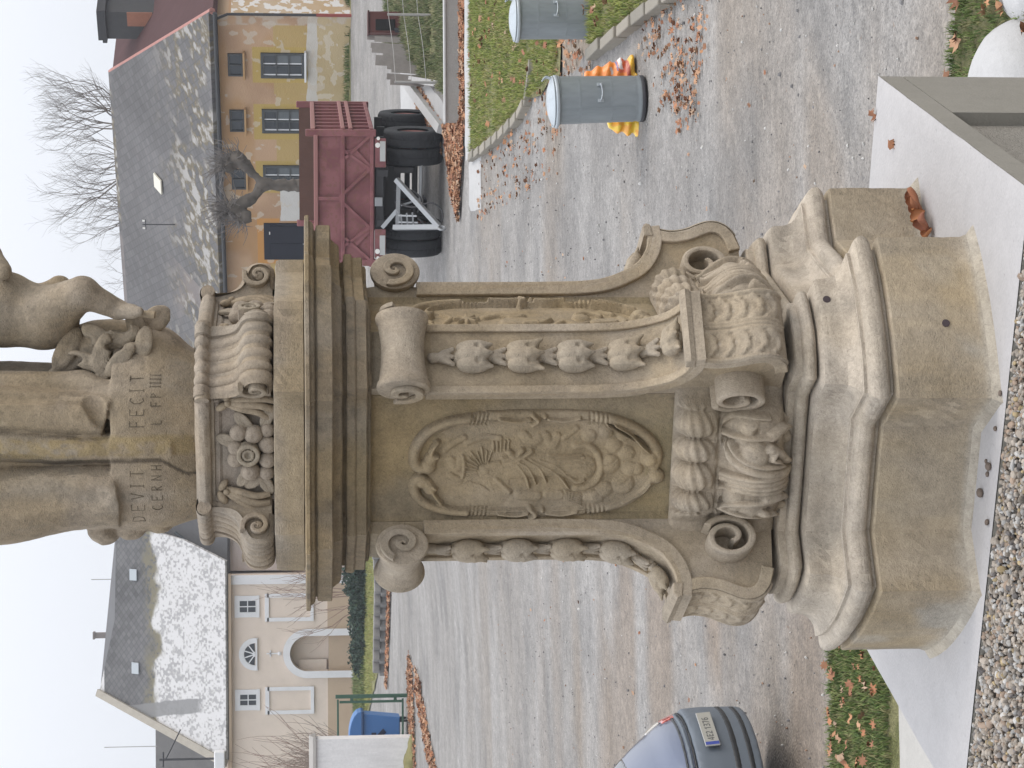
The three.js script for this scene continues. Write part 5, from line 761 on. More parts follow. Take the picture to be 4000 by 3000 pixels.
// ------------------------------------------------------------------ left middle distance
{
  M.blue = std({ color: C(.045, .145, .36), roughness: .5 }); M.green = std({ color: C(.03, .085, .055), roughness: .6 }); M.bluePale = std({ color: C(.30, .42, .58), roughness: .5 });
  const b = thing('recycling_container', 'big blue recycling container with arched lid and dark arrow mark', 'container', W(-8.95, 54.9), .05);
  mesh('body', uvBox(extr([[-.48, .2], [.52, .2], [.62, 1.16], [-.60, 1.16]], .95, .03).translate(0, 0, -.5)), M.blue, b);
  mesh('lid', extr((() => { const p = [[-.66, 1.14]]; for (let i = 0; i <= 10; i++) { const a = Math.PI * (1 - i / 10); p.push([.66 * Math.cos(a) + .02, 1.2 + .30 * Math.sin(a)]); } p.push([.68, 1.14]); return p; })(), 1.02, .02).translate(0, 0, -.52), M.blue, b);
  mesh('rim', rbox(1.36, .07, 1.06, .02, .0, 1.16, -.02), std({ color: C(.02, .06, .15), roughness: .6 }), b);
  mesh('arrow_mark', extr([[-.30, .98], [.02, .98], [.02, .86], [-.06, .86], [.12, .68], [.02, .60], [-.16, .80], [-.16, .72], [-.30, .72]], .01).translate(.12, -.05, .452), std({ color: C(.012, .02, .05) }), b);
  for (const x of [-.4, .42]) for (const z of [-.35, .35]) { const w = mesh('castor', cyl(.09, .09, .05, 14).rotateZ(Math.PI / 2), M.darkMetal, b); w.position.set(x, .09, z); mesh('fork', rbox(.07, .12, .06, .01, 0, .09, 0), M.darkMetal, w); }
  const g = thing('steel_frame', 'dark green steel frame standing around the blue container', 'frame', W(-7.82, 54.1), 0);
  mesh('post', merge([rbox(.09, 1.86, .09, .01, .02, .93, 0), rbox(.06, 1.62, .06, .01, -.12, .95, 0)]), M.green, g); for (const y of [.35, 1.45]) mesh('link', rbox(.12, .08, .05, .01, -.05, y, 0), M.green, g); mesh('top_rail', rbox(1.75, .05, .05, .01, -.93, 1.80, 0), M.green, g); mesh('bottom_rail', rbox(1.75, .05, .05, .01, -.93, .16, 0), M.green, g); mesh('post_far', rbox(.07, 1.8, .07, .01, -1.8, .92, 0), M.green, g);
  const texW = tex(512, (u, v) => { const a = tfbm(u, v, 4, 5, 81), s = tfbm(u, v * .2, 30, 3, 82), c = tn(u, v, 60, 83); let k = .62 + .12 * (a - .5) + .12 * (s - .5) + .05 * (c - .5); return [k, k * .985, k * .975]; });
  const w = thing('garden_wall', 'whitish weathered garden wall with grey cap beside the blue container', 'wall', W(-9.75, 52.7), 0); mesh('wall_body', uvBox(box(2.3, 2.46, .5, 0, 1.16, 0)), std({ map: rep(texW, .5), roughness: .95 }), w); mesh('cap', uvBox(extr([[-.32, 2.39], [.32, 2.39], [.30, 2.46], [0, 2.56], [-.30, 2.46]], 2.44, .01).rotateY(Math.PI / 2).translate(-1.22, 0, 0)), M.wall, w);
  { const m = sdf((x, y, z) => ell(x, y, z, [0, 0, 0], [.9, .28, .28]) + .2 * (fbm(x * 5, y * 5, z * 5, 3) - .5), [-1.1, -.1, -.45], [1.1, .5, .45], .05); const o = mesh('moss_bank', paint(m, (x, y, z) => mix3([.13, .13, .05], [.24, .21, .09], fbm(x * 9, y * 9, z * 9, 3))), std({ vertexColors: true })); o.position.set(...W(-9.4, 52.3)); tag(o, 'mossy tuft of earth at the foot of the garden wall', 'moss'); }
  const lw = thing('stone_wall', 'low dark grey stone retaining wall below the yellowish lawn', 'wall'); const a = [-8.75, 65.2], c = [-3.0, 62.6]; const n = 16; const sm = [0, 1, 2].map(i => std({ color: C(.23 + .03 * i, .225 + .028 * i, .22 + .026 * i), map: rep(texConc, 1), bumpMap: bumpConc, bumpScale: .01 })); for (let i = 0; i < n; i++) for (let r = 0; r < 2; r++) { const u = (i + .5 + .25 * r) / n, x = mix(a[0], c[0], u), d = mix(a[1], c[1], u), m = mesh('wall_stone', uvBox(rbox(.40 * rr(.85, 1.02), .21, .3, .03)), sm[(i + r) % 3], lw); m.position.set(x, ground(x, d) + .08 + r * .2, CZ - d); m.rotation.y = .42; }
}
// ------------------------------------------------------------------ houses
const texRoofA = tex(1024, (u, v) => { // grey diamond slates with lichen and white frost towards the eaves: u along 12 m, v down-up 7 m
  const X = u * 12, Y = v * 7.2, p = X / .30 + Y / .30, q = X / .30 - Y / .30, e = Math.min(Math.abs(p - Math.round(p)), Math.abs(q - Math.round(q))); const id = h3(Math.round(p - .5), Math.round(q - .5), 3);
  let k = .12 + .04 * (id - .5) + .06 * (fbm(X * .8, Y * .8, 3, 3) - .5); if (e < .07) k *= .72; let c = [k, k * .99, k]; const n = fbm(X * 1.3, Y * 1.7, 1, 4), f = .7 * fbm(X * 11, Y * 11, 9, 3) + .3 * fbm(X * 2.2, Y * 2.2, 4, 2), w = fbm(X * .45 + 3, Y * .5, 21, 3);
  const edge = 3.9 + 1.6 * (w - .5) + .9 * (n - .5), wh = sst(edge + .15, edge - .15, Y) * (.5 + .5 * sst(.36, .52, f)); c = mix3(c, [.17, .155, .11], sst(edge + .9, edge + .1, Y) * sst(.36, .5, f)); c = mix3(c, [.50, .495, .495], wh); const hole = sst(.1, .05, Math.abs(X - 2.6 - (4.1 - Y) * .15) - .15 - .12 * n) * sst(1.2, 1.8, Y) * sst(6, 5.5, Y); return mix3(c, [.19, .19, .19], hole * .9);
});
const texRoofB = tex(1024, (u, v) => { // u along 20 m, v up 7 m
  const X = u * 20, Y = v * 7, p = X / .33 + Y / .33, q = X / .33 - Y / .33, e = Math.min(Math.abs(p - Math.round(p)), Math.abs(q - Math.round(q))); const id = h3(Math.round(p - .5), Math.round(q - .5), 5);
  let k = .115 + .025 * (id - .5) + .05 * (fbm(X * .5, Y * .5, 3, 3) - .5); if (e < .06) k *= .8; let c = [k * 1.02, k * .99, k * .99]; const n = fbm(X * .9, Y * 1.2, 1, 4), f = fbm(X * 4.2, Y * 4.0, 9, 4), band = sst(4.4, 1.6, Y) * sst(.42, .58, n + .13 * sst(7, 14, X) * sst(4.2, 1.0, Y) - .04 * sst(8, 3, X)); c = mix3(c, [.13, .11, .075], band * sst(.40, .52, f)); c = mix3(c, [.40, .395, .395], band * .62 * sst(.50, .68, f)); if (X < 9 && X > 3) c = mix3(c, [.20, .175, .165], .6 * sst(.45, .62, fbm(X * .7, Y, 14, 3)) * sst(4, 2, Y)); return c;
});
const texPlasterA = tex(512, (u, v) => { const a = tfbm(u, v, 6, 5, 91), k = .93 + .14 * (a - .5) + .05 * (tn(u, v, 140, 92) - .5); return [k, k, k]; });
const slate = (o) => new THREE.MeshPhysicalMaterial(Object.assign({ roughness: 1, specularIntensity: .25 }, o));
const pane = std({ color: C(.035, .042, .05), roughness: .12 }), paneLight = std({ color: C(.11, .125, .135), roughness: .15 });
M.sashWhite = std({ color: C(.66, .67, .68), roughness: .6 }); M.sashDark = std({ color: C(.045, .05, .052), roughness: .6 });
// window on a wall whose outer face is z=0; x0..x1, y0..y1
function windowOn(h, x0, x1, y0, y1, o = {}) {
  const w = x1 - x0, ht = y1 - y0, cx = (x0 + x1) / 2, cy = (y0 + y1) / 2, fr = o.fr || .06, fm = o.frame || M.sashDark;
  const win = mesh('window', merge([box(w, fr, .08, cx, y0 + fr / 2, .01), box(w, fr, .08, cx, y1 - fr / 2, .01), box(fr, ht - 2 * fr, .08, x0 + fr / 2, cy, .01), box(fr, ht - 2 * fr, .08, x1 - fr / 2, cy, .01)]), fm, h);
  const nx = o.nx || 2, ny = o.ny || 2; for (let i = 0; i < nx; i++) for (let j = 0; j < ny; j++) mesh('pane', box((w - 2 * fr) / nx - .01, (ht - 2 * fr) / ny - .01, .012, x0 + fr + (i + .5) * (w - 2 * fr) / nx, y0 + fr + (j + .5) * (ht - 2 * fr) / ny, .004), (o.light && i === 1 && j < 2) ? paneLight : pane, win);
  const bars = []; for (let i = 1; i < nx; i++) bars.push(box(o.bar || .05, ht - 2 * fr, .05, x0 + fr + i * (w - 2 * fr) / nx, cy, .022)); for (let j = 1; j < ny; j++) bars.push(box(w - 2 * fr, o.bar || .05, .046, cx, y0 + fr + j * (ht - 2 * fr) / ny, .021)); if (o.light) mesh('curtain_edge', merge([box(.05, ht - 2 * fr, .014, x0 + fr + .03, cy, .005), box(.04, ht - 2 * fr, .014, cx + .06, cy, .005)]), M.sashWhite, win); if (bars.length) mesh('glazing_bar', merge(bars), o.sash || M.sashWhite, win);
  if (o.sill !== false) mesh('sill', rbox(w + .16, .06, .16, .01, cx, y0 - .03, .06), o.sillMat || M.wall, win);
  if (o.trim) { const tm = o.trim; mesh('surround', uvBox(merge([box(w + .36, .17, .05, cx, y1 + .085, .02), box(.17, ht, .05, x0 - .085, cy, .02), box(.17, ht, .05, x1 + .085, cy, .02), ...(o.foot ? [box(w + .36, .12, .05, cx, y0 - .06, .02)] : [])])), tm, win); }
  return win;
}
// roof slab from outline points [x, y, z] of one plane, given thickness
function roofSlab(pts, th, uvf) { const n = new THREE.Vector3(), a = new THREE.Vector3(...pts[0]), b = new THREE.Vector3(...pts[1]), c = new THREE.Vector3(...pts[2]); n.crossVectors(b.clone().sub(a), c.clone().sub(a)).normalize(); const pos = [], uv = []; const P = pts.map(p => new THREE.Vector3(...p)), D = P.map(p => p.clone().addScaledVector(n, -th)); const tri = (...v) => v.forEach(p => { pos.push(p.x, p.y, p.z); uv.push(...uvf(p)); }); for (let i = 1; i < P.length - 1; i++) { tri(P[0], P[i], P[i + 1]); tri(D[0], D[i + 1], D[i]); } for (let i = 0; i < P.length; i++) { const j = (i + 1) % P.length; tri(P[i], D[i], D[j]); tri(P[i], D[j], P[j]); } const g = new THREE.BufferGeometry(); g.setAttribute('position', new THREE.Float32BufferAttribute(pos, 3)); g.setAttribute('uv', new THREE.Float32BufferAttribute(uv, 2)); g.computeVertexNormals(); return g; }
{ // ochre house on the right: long facade (local -x), corner at origin
  const h = thing('ochre_house', 'long ochre house with patched plaster, slate roof and dark door behind the trailer', 'house', [10.8, .45, CZ - 62], -42 * Math.PI / 180);
  const texF = tex(1024, (u, v) => { // 20 m by 4 m
    const X = -20 + u * 20, Y = -.6 + v * 4.6, n = fbm(X * 1.2, Y * 1.2, 2, 4), f = fbm(X * 5, Y * 5, 4, 3); let c = mix3([.37, .235, .145], [.46, .305, .19], sst(.3, .7, n)); c = mix3(c, [.40, .22, .075], .5 * sst(.5, .65, fbm(X * .5, Y, 8, 3)));
    const e1 = .08 * (n - .5); const yl = (X > -2.75 + e1 && X < -.35 && Y < 2.0) || (X > -6.0 && X <= -2.75 && Y < 1.95) || (X < -9.0 && Y < 2.2); if (yl) c = mix3([.39, .275, .105], [.44, .315, .135], n); if (X > -2.35 && X < -1.1 && Y > 1.0 && Y < 2.62) c = [.43, .305, .095]; if (X > -4.4 && X < -3.1 && Y > 1.0 && Y < 2.62) c = [.43, .305, .095]; if (X > -6.4 && X < -5.2 && Y > 1.0 && Y < 2.6) c = [.42, .295, .095];
    if (Y > 1.9 && Y < 2.6 && X > -9.2 && X < -7.4) c = [.48, .24, .07];
    const top = 1.02 + .22 * (fbm(X * 2, 1, 5, 3) - .5), bot = .72 + .14 * (fbm(X * 3, 2, 6, 3) - .5); if (X > -6 && Y < top) c = mix3([.56, .54, .50], [.48, .44, .38], f); if (Y < bot) c = mix3([.48, .385, .235], [.42, .32, .17], n); if (Y < bot && f > .58) c = mix3(c, [.56, .50, .40], .7);
    if (X > -.35) c = mix3(c, [.46, .40, .33], .7 * sst(.4, .6, f)); if (X > -7.5 && X < -6.2 && Y < 1.9 + .3 * (n - .5) && Y > .3) c = mix3([.55, .54, .52], [.50, .48, .45], f); if (fbm(X * 3.2, Y * 3.2, 31, 3) > .69) c = mix3(c, [.52, .46, .38], .6); return c;
  });
  const wall = mesh('wall', (() => { const g = box(20, 4.5, 12, -10, 1.55, -6.0); const p = g.attributes.position, u = g.attributes.uv; for (let i = 0; i < p.count; i++) u.setXY(i, (p.getX(i) + 20) / 20, (p.getY(i) + .6) / 4.6); return g; })(), std({ map: texF, roughness: .95, bumpMap: rep(bumpConc, 8, 3), bumpScale: .01 }), h);
  const side = mesh('side_wall', uvBox(box(.06, 3.9, 11.9, .035, 1.25, -5.95), 4), std({ map: tex(256, (u, v) => { const n = fbm(u * 9, v * 9, 2, 4), f = fbm(u * 26, v * 26, 3, 3); return f > .52 ? [.60, .58, .55] : mix3([.45, .36, .27], [.40, .27, .13], n); }), roughness: .95 }), h);
  windowOn(h, -2.16, -1.29, 1.1, 2.38, { nx: 2, ny: 3, fr: .08, light: 1, bar: .035, sash: M.sashDark, sillMat: M.sashWhite }); windowOn(h, -4.14, -3.28, 1.1, 2.38, { nx: 2, ny: 3, fr: .08, light: 1, bar: .035, sash: M.sashDark }); windowOn(h, -6.2, -5.35, 1.1, 2.38, { nx: 2, ny: 3, fr: .08, light: 1, bar: .035, sash: M.sashDark });
  for (const [a, b] of [[-2.1, -1.32], [-4.09, -3.31], [-6.25, -5.5], [-11.5, -10.64]]) windowOn(h, a, b, 2.9, 3.34, { nx: 2, ny: 1, fr: .05, sash: M.sashDark, sillMat: std({ color: C(.40, .25, .12) }) });
  { const nav = slate({ color: C(.022, .024, .034) }), d = mesh('doorway', box(1.44, 2.75, .05, -8.3, 1.02, .01), nav, h); for (const x of [-8.65, -7.95]) mesh('door_panel', rbox(.56, 2.4, .03, .008, x, 1.0, .045), nav, d); mesh('door_handle', rbox(.04, .16, .04, .01, -8.36, 1.1, .07), M.steel, d); mesh('door_plate', rbox(.10, .10, .02, .004, -7.95, 2.18, .046), M.lamp, d); }  // doorway filled by a flat near-black slab with panels
  mesh('meter_box', rbox(.26, .16, .1, .01, -9.42, 1.98, .05), M.sashWhite, h);
  const e = 3.84, r = 7.34; const roof = mesh('roof', roofSlab([[.3, e - .14, .3], [-6, r, -6], [-20, r + .1, -6], [-20, e - .14, .3]].reverse(), .14, p => [(p.x + 20) / 20.3, Math.hypot(p.y - e, p.z - .3) / 7.0]), slate({ map: texRoofB }), h);
  const brown = mesh('side_roof', roofSlab([[.3, e - .14, .3], [.3, e - .14, -20], [-6, r, -20], [-6, r, -6]], .14, p => [p.z / 4, p.y / 4]), slate({ color: C(.085, .047, .047), map: rep(texPlain, .5) }), h);
  const hip = []; for (let i = 0; i < 26; i++) { const u = i / 26, v = (i + 1.15) / 26; hip.push([[mix(.3, -6, u), mix(e - .12, r + .03, u), mix(.3, -6, u)], [mix(.3, -6, v), mix(e - .12, r + .03, v), mix(.3, -6, v)]]); } const hm = std({ color: C(.36, .17, .145), roughness: .8 }); hip.forEach(([a, b]) => mesh('hip_tile', bar(a, b, .20, .20, 6), hm, roof));
  const rm = std({ color: C(.13, .135, .14), roughness: .85 }); for (let i = 0; i < 28; i++) mesh('ridge_tile', bar([-6 - i * .5, r + .03, -6], [-6.53 - i * .5, r + .032, -6], .22, .22, 6), rm, roof);
  mesh('gutter', merge([bar([.3, e - .2, .42], [-20, e - .2, .42], .13, .13, 8)]), M.chassis, h); const dp = mesh('downpipe', merge([bar([.07, e - .2, .38], [.07, 3.3, .10], .08, .08, 8), bar([.07, 3.32, .10], [.07, .2, .10], .08, .08, 8)]), M.chassis, h); mesh('pipe_foot', bar([.07, .75, .10], [.07, -.3, .10], .10, .10, 8), std({ color: C(.24, .06, .05) }), dp);
  { const c = mesh('chimney', uvBox(box(1.0, 1.9, .9, -3.95, 6.55, -6.0)), std({ color: C(.06, .06, .062), map: rep(texPlain, 1), roughness: .9 }), brown); mesh('chimney_cap', uvBox(merge([box(1.2, .14, 1.1, -3.95, 7.44, -6), box(1.08, .14, .98, -3.95, 7.58, -6)])), M.chassis, c); mesh('brick_patch', uvBox(box(.5, .8, .04, -3.7, 6.3, -5.53)), std({ color: C(.30, .13, .08), map: rep(texPlain, 1) }), c); }
  mesh('skylight', merge([box(.55, .05, .5, 0, 0, 0)]).rotateX(.52).translate(-8.3, 5.84, -3.0), std({ color: C(.55, .52, .43), roughness: .4 }), roof);
  { const m = mesh('roof_pole', merge([bar([-9.35, 5.3, -2.2], [-9.35, 6.35, -2.2], .035, .035, 6), bar([-9.55, 6.25, -2.2], [-9.15, 6.25, -2.2], .035, .035, 6)]), M.chassis, roof); for (const x of [-9.5, -9.2]) mesh('insulator', cyl(.03, .03, .08, 8, x, 6.31, -2.2), M.lamp, m); }
}
M.beige = std({ color: C(.72, .62, .53), map: rep(texPlasterA, .4), roughness: .95 }); M.beigeDark = std({ color: C(.50, .385, .275), map: rep(texPlasterA, .4), roughness: .95 }); M.trim = std({ color: C(.74, .745, .76), map: rep(texPlasterA, .5), roughness: .85 }); M.pinkish = std({ color: C(.62, .55, .51), map: rep(texPlasterA, .4), roughness: .95 });
{ // pale house with the blind arch, facing the camera
  const zf = CZ - 85, h = thing('pale_house', 'pale house with white-trimmed arch, fan window and whitened slate roof', 'house', [0, 0, zf]);
  // local origin on the facade plane; wall with an arched recess
  const ax = -10.56, iw = .70, spring = 1.55; const sh = poly([[-15.2, .76], [-7.44, .76], [-7.44, 4.85], [-15.2, 4.85]]); const hole = new THREE.Path(); hole.moveTo(ax - iw, .76); hole.lineTo(ax - iw, spring); hole.absarc(ax, spring, iw, Math.PI, 0, true); hole.lineTo(ax + iw, .76); hole.closePath();
  const up = new THREE.Shape(); up.moveTo(-15.2, .76); up.lineTo(ax - iw, .76); up.lineTo(ax - iw, spring); up.absarc(ax, spring, iw, Math.PI, 0, true); up.lineTo(ax + iw, .76); up.lineTo(-7.44, .76); up.lineTo(-7.44, 4.85); up.lineTo(-15.2, 4.85); up.closePath();
  const wall = mesh('wall', uvBox(new THREE.ExtrudeGeometry(up, { depth: .5, bevelEnabled: false, curveSegments: 24 }).translate(0, 0, -.5)), M.beige, h);
  mesh('wall_core', uvBox(box(7.7, 5.2, 7.4, -11.3, 2.2, -4.25)), M.beige, h);
  mesh('plinth', uvBox(merge([box(ax - iw + 15.2, 1.3, .53, (ax - iw - 15.2) / 2, .11, -.235), box(-7.44 - ax - iw, 1.3, .53, (ax + iw - 7.44) / 2, .11, -.235)])), M.beigeDark, h); mesh('niche_foot', uvBox(box(2 * iw, 1.2, .3, ax, .12, -.33)), M.beigeDark, h); mesh('niche_post', uvBox(box(.42, 1.1, .12, ax - .5, 1.35, -.42)), M.beige, h);
  { const o = new THREE.Shape(); o.moveTo(ax - iw - .27, -.45); o.lineTo(ax - iw - .27, spring); o.absarc(ax, spring, iw + .27, Math.PI, 0, true); o.lineTo(ax + iw + .27, -.45); o.lineTo(ax + iw, -.45); o.lineTo(ax + iw, spring); o.absarc(ax, spring, iw, 0, Math.PI, false); o.lineTo(ax - iw, -.45); o.closePath(); const a = mesh('arch_trim', uvBox(new THREE.ExtrudeGeometry(o, { depth: .08, bevelEnabled: false, curveSegments: 24 }).translate(0, 0, .04)), M.trim, h); mesh('cross', merge([box(.05, .5, .04, ax + .02, 2.92, .03), box(.26, .05, .04, ax + .02, 3.02, .03), new THREE.SphereGeometry(.08, 10, 8).translate(ax + .02, 2.66, .04)]), M.trim, a); }
  for (const [x0, x1] of [[-8.92, -8.41], [-12.60, -12.12]]) windowOn(h, x0, x1, 3.56, 4.25, { nx: 2, ny: 2, fr: .03, frame: M.sashWhite, bar: .04, trim: M.trim, foot: 1, sill: false });
  for (const [x0, x1] of [[-9.12, -8.32], [-12.80, -12.02]]) { const f = mesh('blind_panel', uvBox(merge([box(x1 - x0 + .3, .16, .07, (x0 + x1) / 2, 3.15, .02), box(.15, 1.8, .07, x0 - .075, 2.24, .02), box(.15, 1.8, .07, x1 + .075, 2.24, .02), box(x1 - x0 + .3, .13, .09, (x0 + x1) / 2, 1.37, .03)])), M.trim, h); }
  { const cx = -10.555, r = .44, y0 = 3.62; const s = new THREE.Shape(); s.moveTo(cx - r - .2, y0 - .12); s.lineTo(cx - r - .2, y0); s.absarc(cx, y0, r + .2, Math.PI, 0, true); s.lineTo(cx + r + .2, y0 - .12); s.lineTo(cx + r, y0 - .0); s.absarc(cx, y0, r, 0, Math.PI, false); s.closePath(); const l = mesh('fan_window', uvBox(new THREE.ExtrudeGeometry(s, { depth: .07, bevelEnabled: false, curveSegments: 20 })), M.trim, h); for (let i = 0; i < 5; i++) { const a0 = Math.PI * i / 5 + .05, a1 = Math.PI * (i + 1) / 5 - .05, p = [[cx, y0]]; for (let k = 0; k <= 5; k++) { const a = mix(a0, a1, k / 5); p.push([cx + (r - .01) * Math.cos(a), y0 + (r - .01) * Math.sin(a)]); } mesh('pane', extr(p, .02).translate(0, 0, .004), pane, l); } const br = []; for (let i = 1; i < 5; i++) { const a = Math.PI * i / 5; br.push(bar([cx, y0, .04], [cx + r * Math.cos(a), y0 + r * Math.sin(a), .04], .045, .03)); } br.push(box(2 * r + .4, .07, .1, cx, y0 - .05, .04), new THREE.CylinderGeometry(.1, .1, .05, 12, 1, false, 0, Math.PI).rotateX(Math.PI / 2).rotateZ(Math.PI / 2).translate(cx, y0, .04)); mesh('glazing_bar', merge(br), M.trim, l); }
  mesh('pilaster', uvBox(box(.36, 5.3, .12, -7.60, 2.15, .05)), M.trim, h); mesh('eave_board', uvBox(box(7.9, .14, .3, -11.3, 4.62, .14)), M.beigeDark, h);
  const sl = (y) => -(y - 4.75) * .95; // roof plane leans back
  const P = (x, y) => [x, y, .45 + sl(y)]; const fp = [P(-14.75, 4.78), P(-6.85, 4.78), P(-6.0, 6.4), P(-5.2, 9.02), P(-9.1, 9.10), P(-11.86, 9.70)];
  // perspective: the ridge stands farther back, so it is built a little larger than it appears
  const grow = p => { const k = (85 - p[2] + .0) / 85; return [.087 + (p[0] - .087) * k, 1.55 + (p[1] - 1.55) * k, p[2]]; }; const rp = fp.map(grow);
  const roof = mesh('roof', roofSlab(rp, .16, p => [(p.x + 15.6) / 12, (p.y - 4.7) / 5.2]), slate({ map: texRoofA }), h);
  const back = mesh('rear_roof', roofSlab([rp[5], rp[4], rp[3], [rp[3][0], 4.7, -8.6], [rp[0][0], 4.7, -8.6]].map(p => [p[0], p[1] - .02, p[2] - .02]), .16, p => [p.x / 12, p.y / 7]), std({ color: C(.15, .15, .155), roughness: .85 }), h);
  mesh('verge_board', uvBox(bar([rp[0][0] - .1, rp[0][1] + .02, rp[0][2]], [rp[5][0] - .1, rp[5][1] + .06, rp[5][2]], .30, .22)), std({ color: C(.36, .33, .28), map: rep(texPlain, 1) }), roof); mesh('verge_end', uvBox(rbox(.7, .42, .5, .05, rp[0][0] + .05, rp[0][1] + .25, rp[0][2] + .1)), M.trim, roof);
  mesh('hip_roof', roofSlab([[rp[0][0], rp[0][1] - .03, rp[0][2] - .05], [rp[5][0], rp[5][1] - .03, rp[5][2] - .03], [rp[0][0], 4.7, -8.6]], .12, p => [p.z / 6, p.y / 6]), std({ color: C(.16, .16, .165), roughness: .85 }), h);
  for (const [x, y] of [[-7.342, 8.322], [-11.022, 8.263]]) { const q = grow(P(x, y)); mesh('skylight', merge([rbox(.46, .06, .42, .01)]).rotateX(.81).translate(q[0], q[1] + .04, q[2] + .04), std({ color: C(.30, .33, .35), roughness: .3 }), roof); }
  { const q = grow(P(-9.75, 9.35)); mesh('chimney', uvBox(merge([box(.22, .7, .3, q[0], q[1] + .25, q[2] - .4), box(.3, .08, .36, q[0], q[1] + .62, q[2] - .4)])), std({ color: C(.22, .20, .19) }), roof); }
  // wing set back to the right with its own roof
  const w = thing('pale_wing', 'pinkish side wing with slate roof joining the pale house', 'house', [0, 0, zf - 1.2]); mesh('wall', uvBox(box(8, 5.4, 5, -3.35, 2.1, -2.5)), M.pinkish, w); mesh('roof', roofSlab([[-8.2, 4.72, .35], [1.2, 4.72, .35], [1.2, 9.0, -3.9], [-4.5, 9.0, -3.9]], .15, p => [p.x / 10, p.y / 8 + .5]), slate({ color: C(.125, .125, .13), map: rep(texPlain, 3) }), w); mesh('valley_pipe', bar([-5.9, 6.9, -1.7], [-7.3, 4.8, .5], .12, .12, 6), std({ color: C(.05, .06, .07) }), w); mesh('window_trim', uvBox(box(.06, .9, .05, -5.6, 2.9, .02)), M.trim, w); mesh('patched_tile', box(.3, .04, .25).rotateX(.8).translate(-5.65, 7.6, -2.35), std({ color: C(.55, .20, .08) }), w);
}
{ // roof of the neighbour farther left with its mast
  const h = thing('neighbour_house', 'dark slate roofed house behind the left gable', 'house', [0, 0, CZ - 96]); mesh('wall', uvBox(box(16, 5, 6, -23.2, 2.2, -3.2)), M.beigeDark, h); mesh('roof', roofSlab([[-31, 4.6, .4], [-14.2, 4.6, .4], [-15.1, 8.55, -3.4], [-31, 8.55, -3.4]], .15, p => [p.x / 8, p.y / 6]), slate({ color: C(.125, .122, .12), map: rep(texPlain, 3) }), h); mesh('rear_roof', roofSlab([[-31, 8.53, -3.42], [-15.1, 8.53, -3.42], [-14.2, 4.6, -7], [-31, 4.6, -7]], .15, p => [p.x / 8, p.y / 6]), std({ color: C(.15, .15, .155), roughness: .85 }), h);
  const m = thing('roof_mast', 'braced steel roof mast rising beside the white verge', 'mast', [-14.55, 5.2, CZ - 84.4]); mesh('pole', bar([0, 0, 0], [0, 2.15, 0], .09, .09, 8), M.darkMetal, m); mesh('stay', bar([.02, 1.9, 0], [1.1, 1.35, -.4], .05, .05, 6), M.darkMetal, m); mesh('cross_arm', bar([-.3, 2.0, 0], [.3, 2.0, 0], .07, .07, 6), M.darkMetal, m);
  for (const [x, y0, y1, lab] of [[-7.45, 9.0, 10.1, 'thin aerial rod above the slate ridge'], [-14.0, 7.6, 9.6, 'thin aerial rod above the neighbouring roof']]) { const a = mesh('aerial', bar([x * 1.08, y0 + .3, CZ - 91], [x * 1.08, y1 + .5, CZ - 91], .035, .035, 5), M.post); tag(a, lab, 'aerial'); }
}
// ------------------------------------------------------------------ bare trees, shrubs, hedge
function branches(out, p, dir, len, r, depth, o) {
  const steps = 3, pts = [p.clone()]; let q = p.clone(), d = dir.clone(); for (let i = 0; i < steps; i++) { d.add(new THREE.Vector3(rr(-1, 1), rr(-.6, 1) * .7 + (o.lift || 0), rr(-1, 1)).multiplyScalar(o.wig || .16)).normalize(); q = q.clone().addScaledVector(d, len / steps); pts.push(q); }
  for (let i = 0; i < steps; i++) { const a = pts[i], b = pts[i + 1]; out.push(bar([a.x, a.y, a.z], [b.x, b.y, b.z], 2 * mix(r, r * .62, i / steps), 2 * mix(r, r * .62, (i + 1) / steps), depth > 1 ? 6 : 3)); }
  if (depth <= 0) return; const n = o.n || 3; for (let k = 0; k < n; k++) { const t = k === 0 ? 1 : rr(.4, 1), at = pts[Math.min(steps, Math.max(1, Math.round(t * steps)))], nd = d.clone().add(new THREE.Vector3(rr(-1, 1), rr(-.4, 1), rr(-1, 1)).multiplyScalar(o.spread || .6)).normalize(); branches(out, at, nd, len * rr(.62, .82), Math.max(r * .55, o.rmin || .006), depth - 1, o); }
}
const bark = std({ color: C(.16, .145, .135), roughness: 1 });
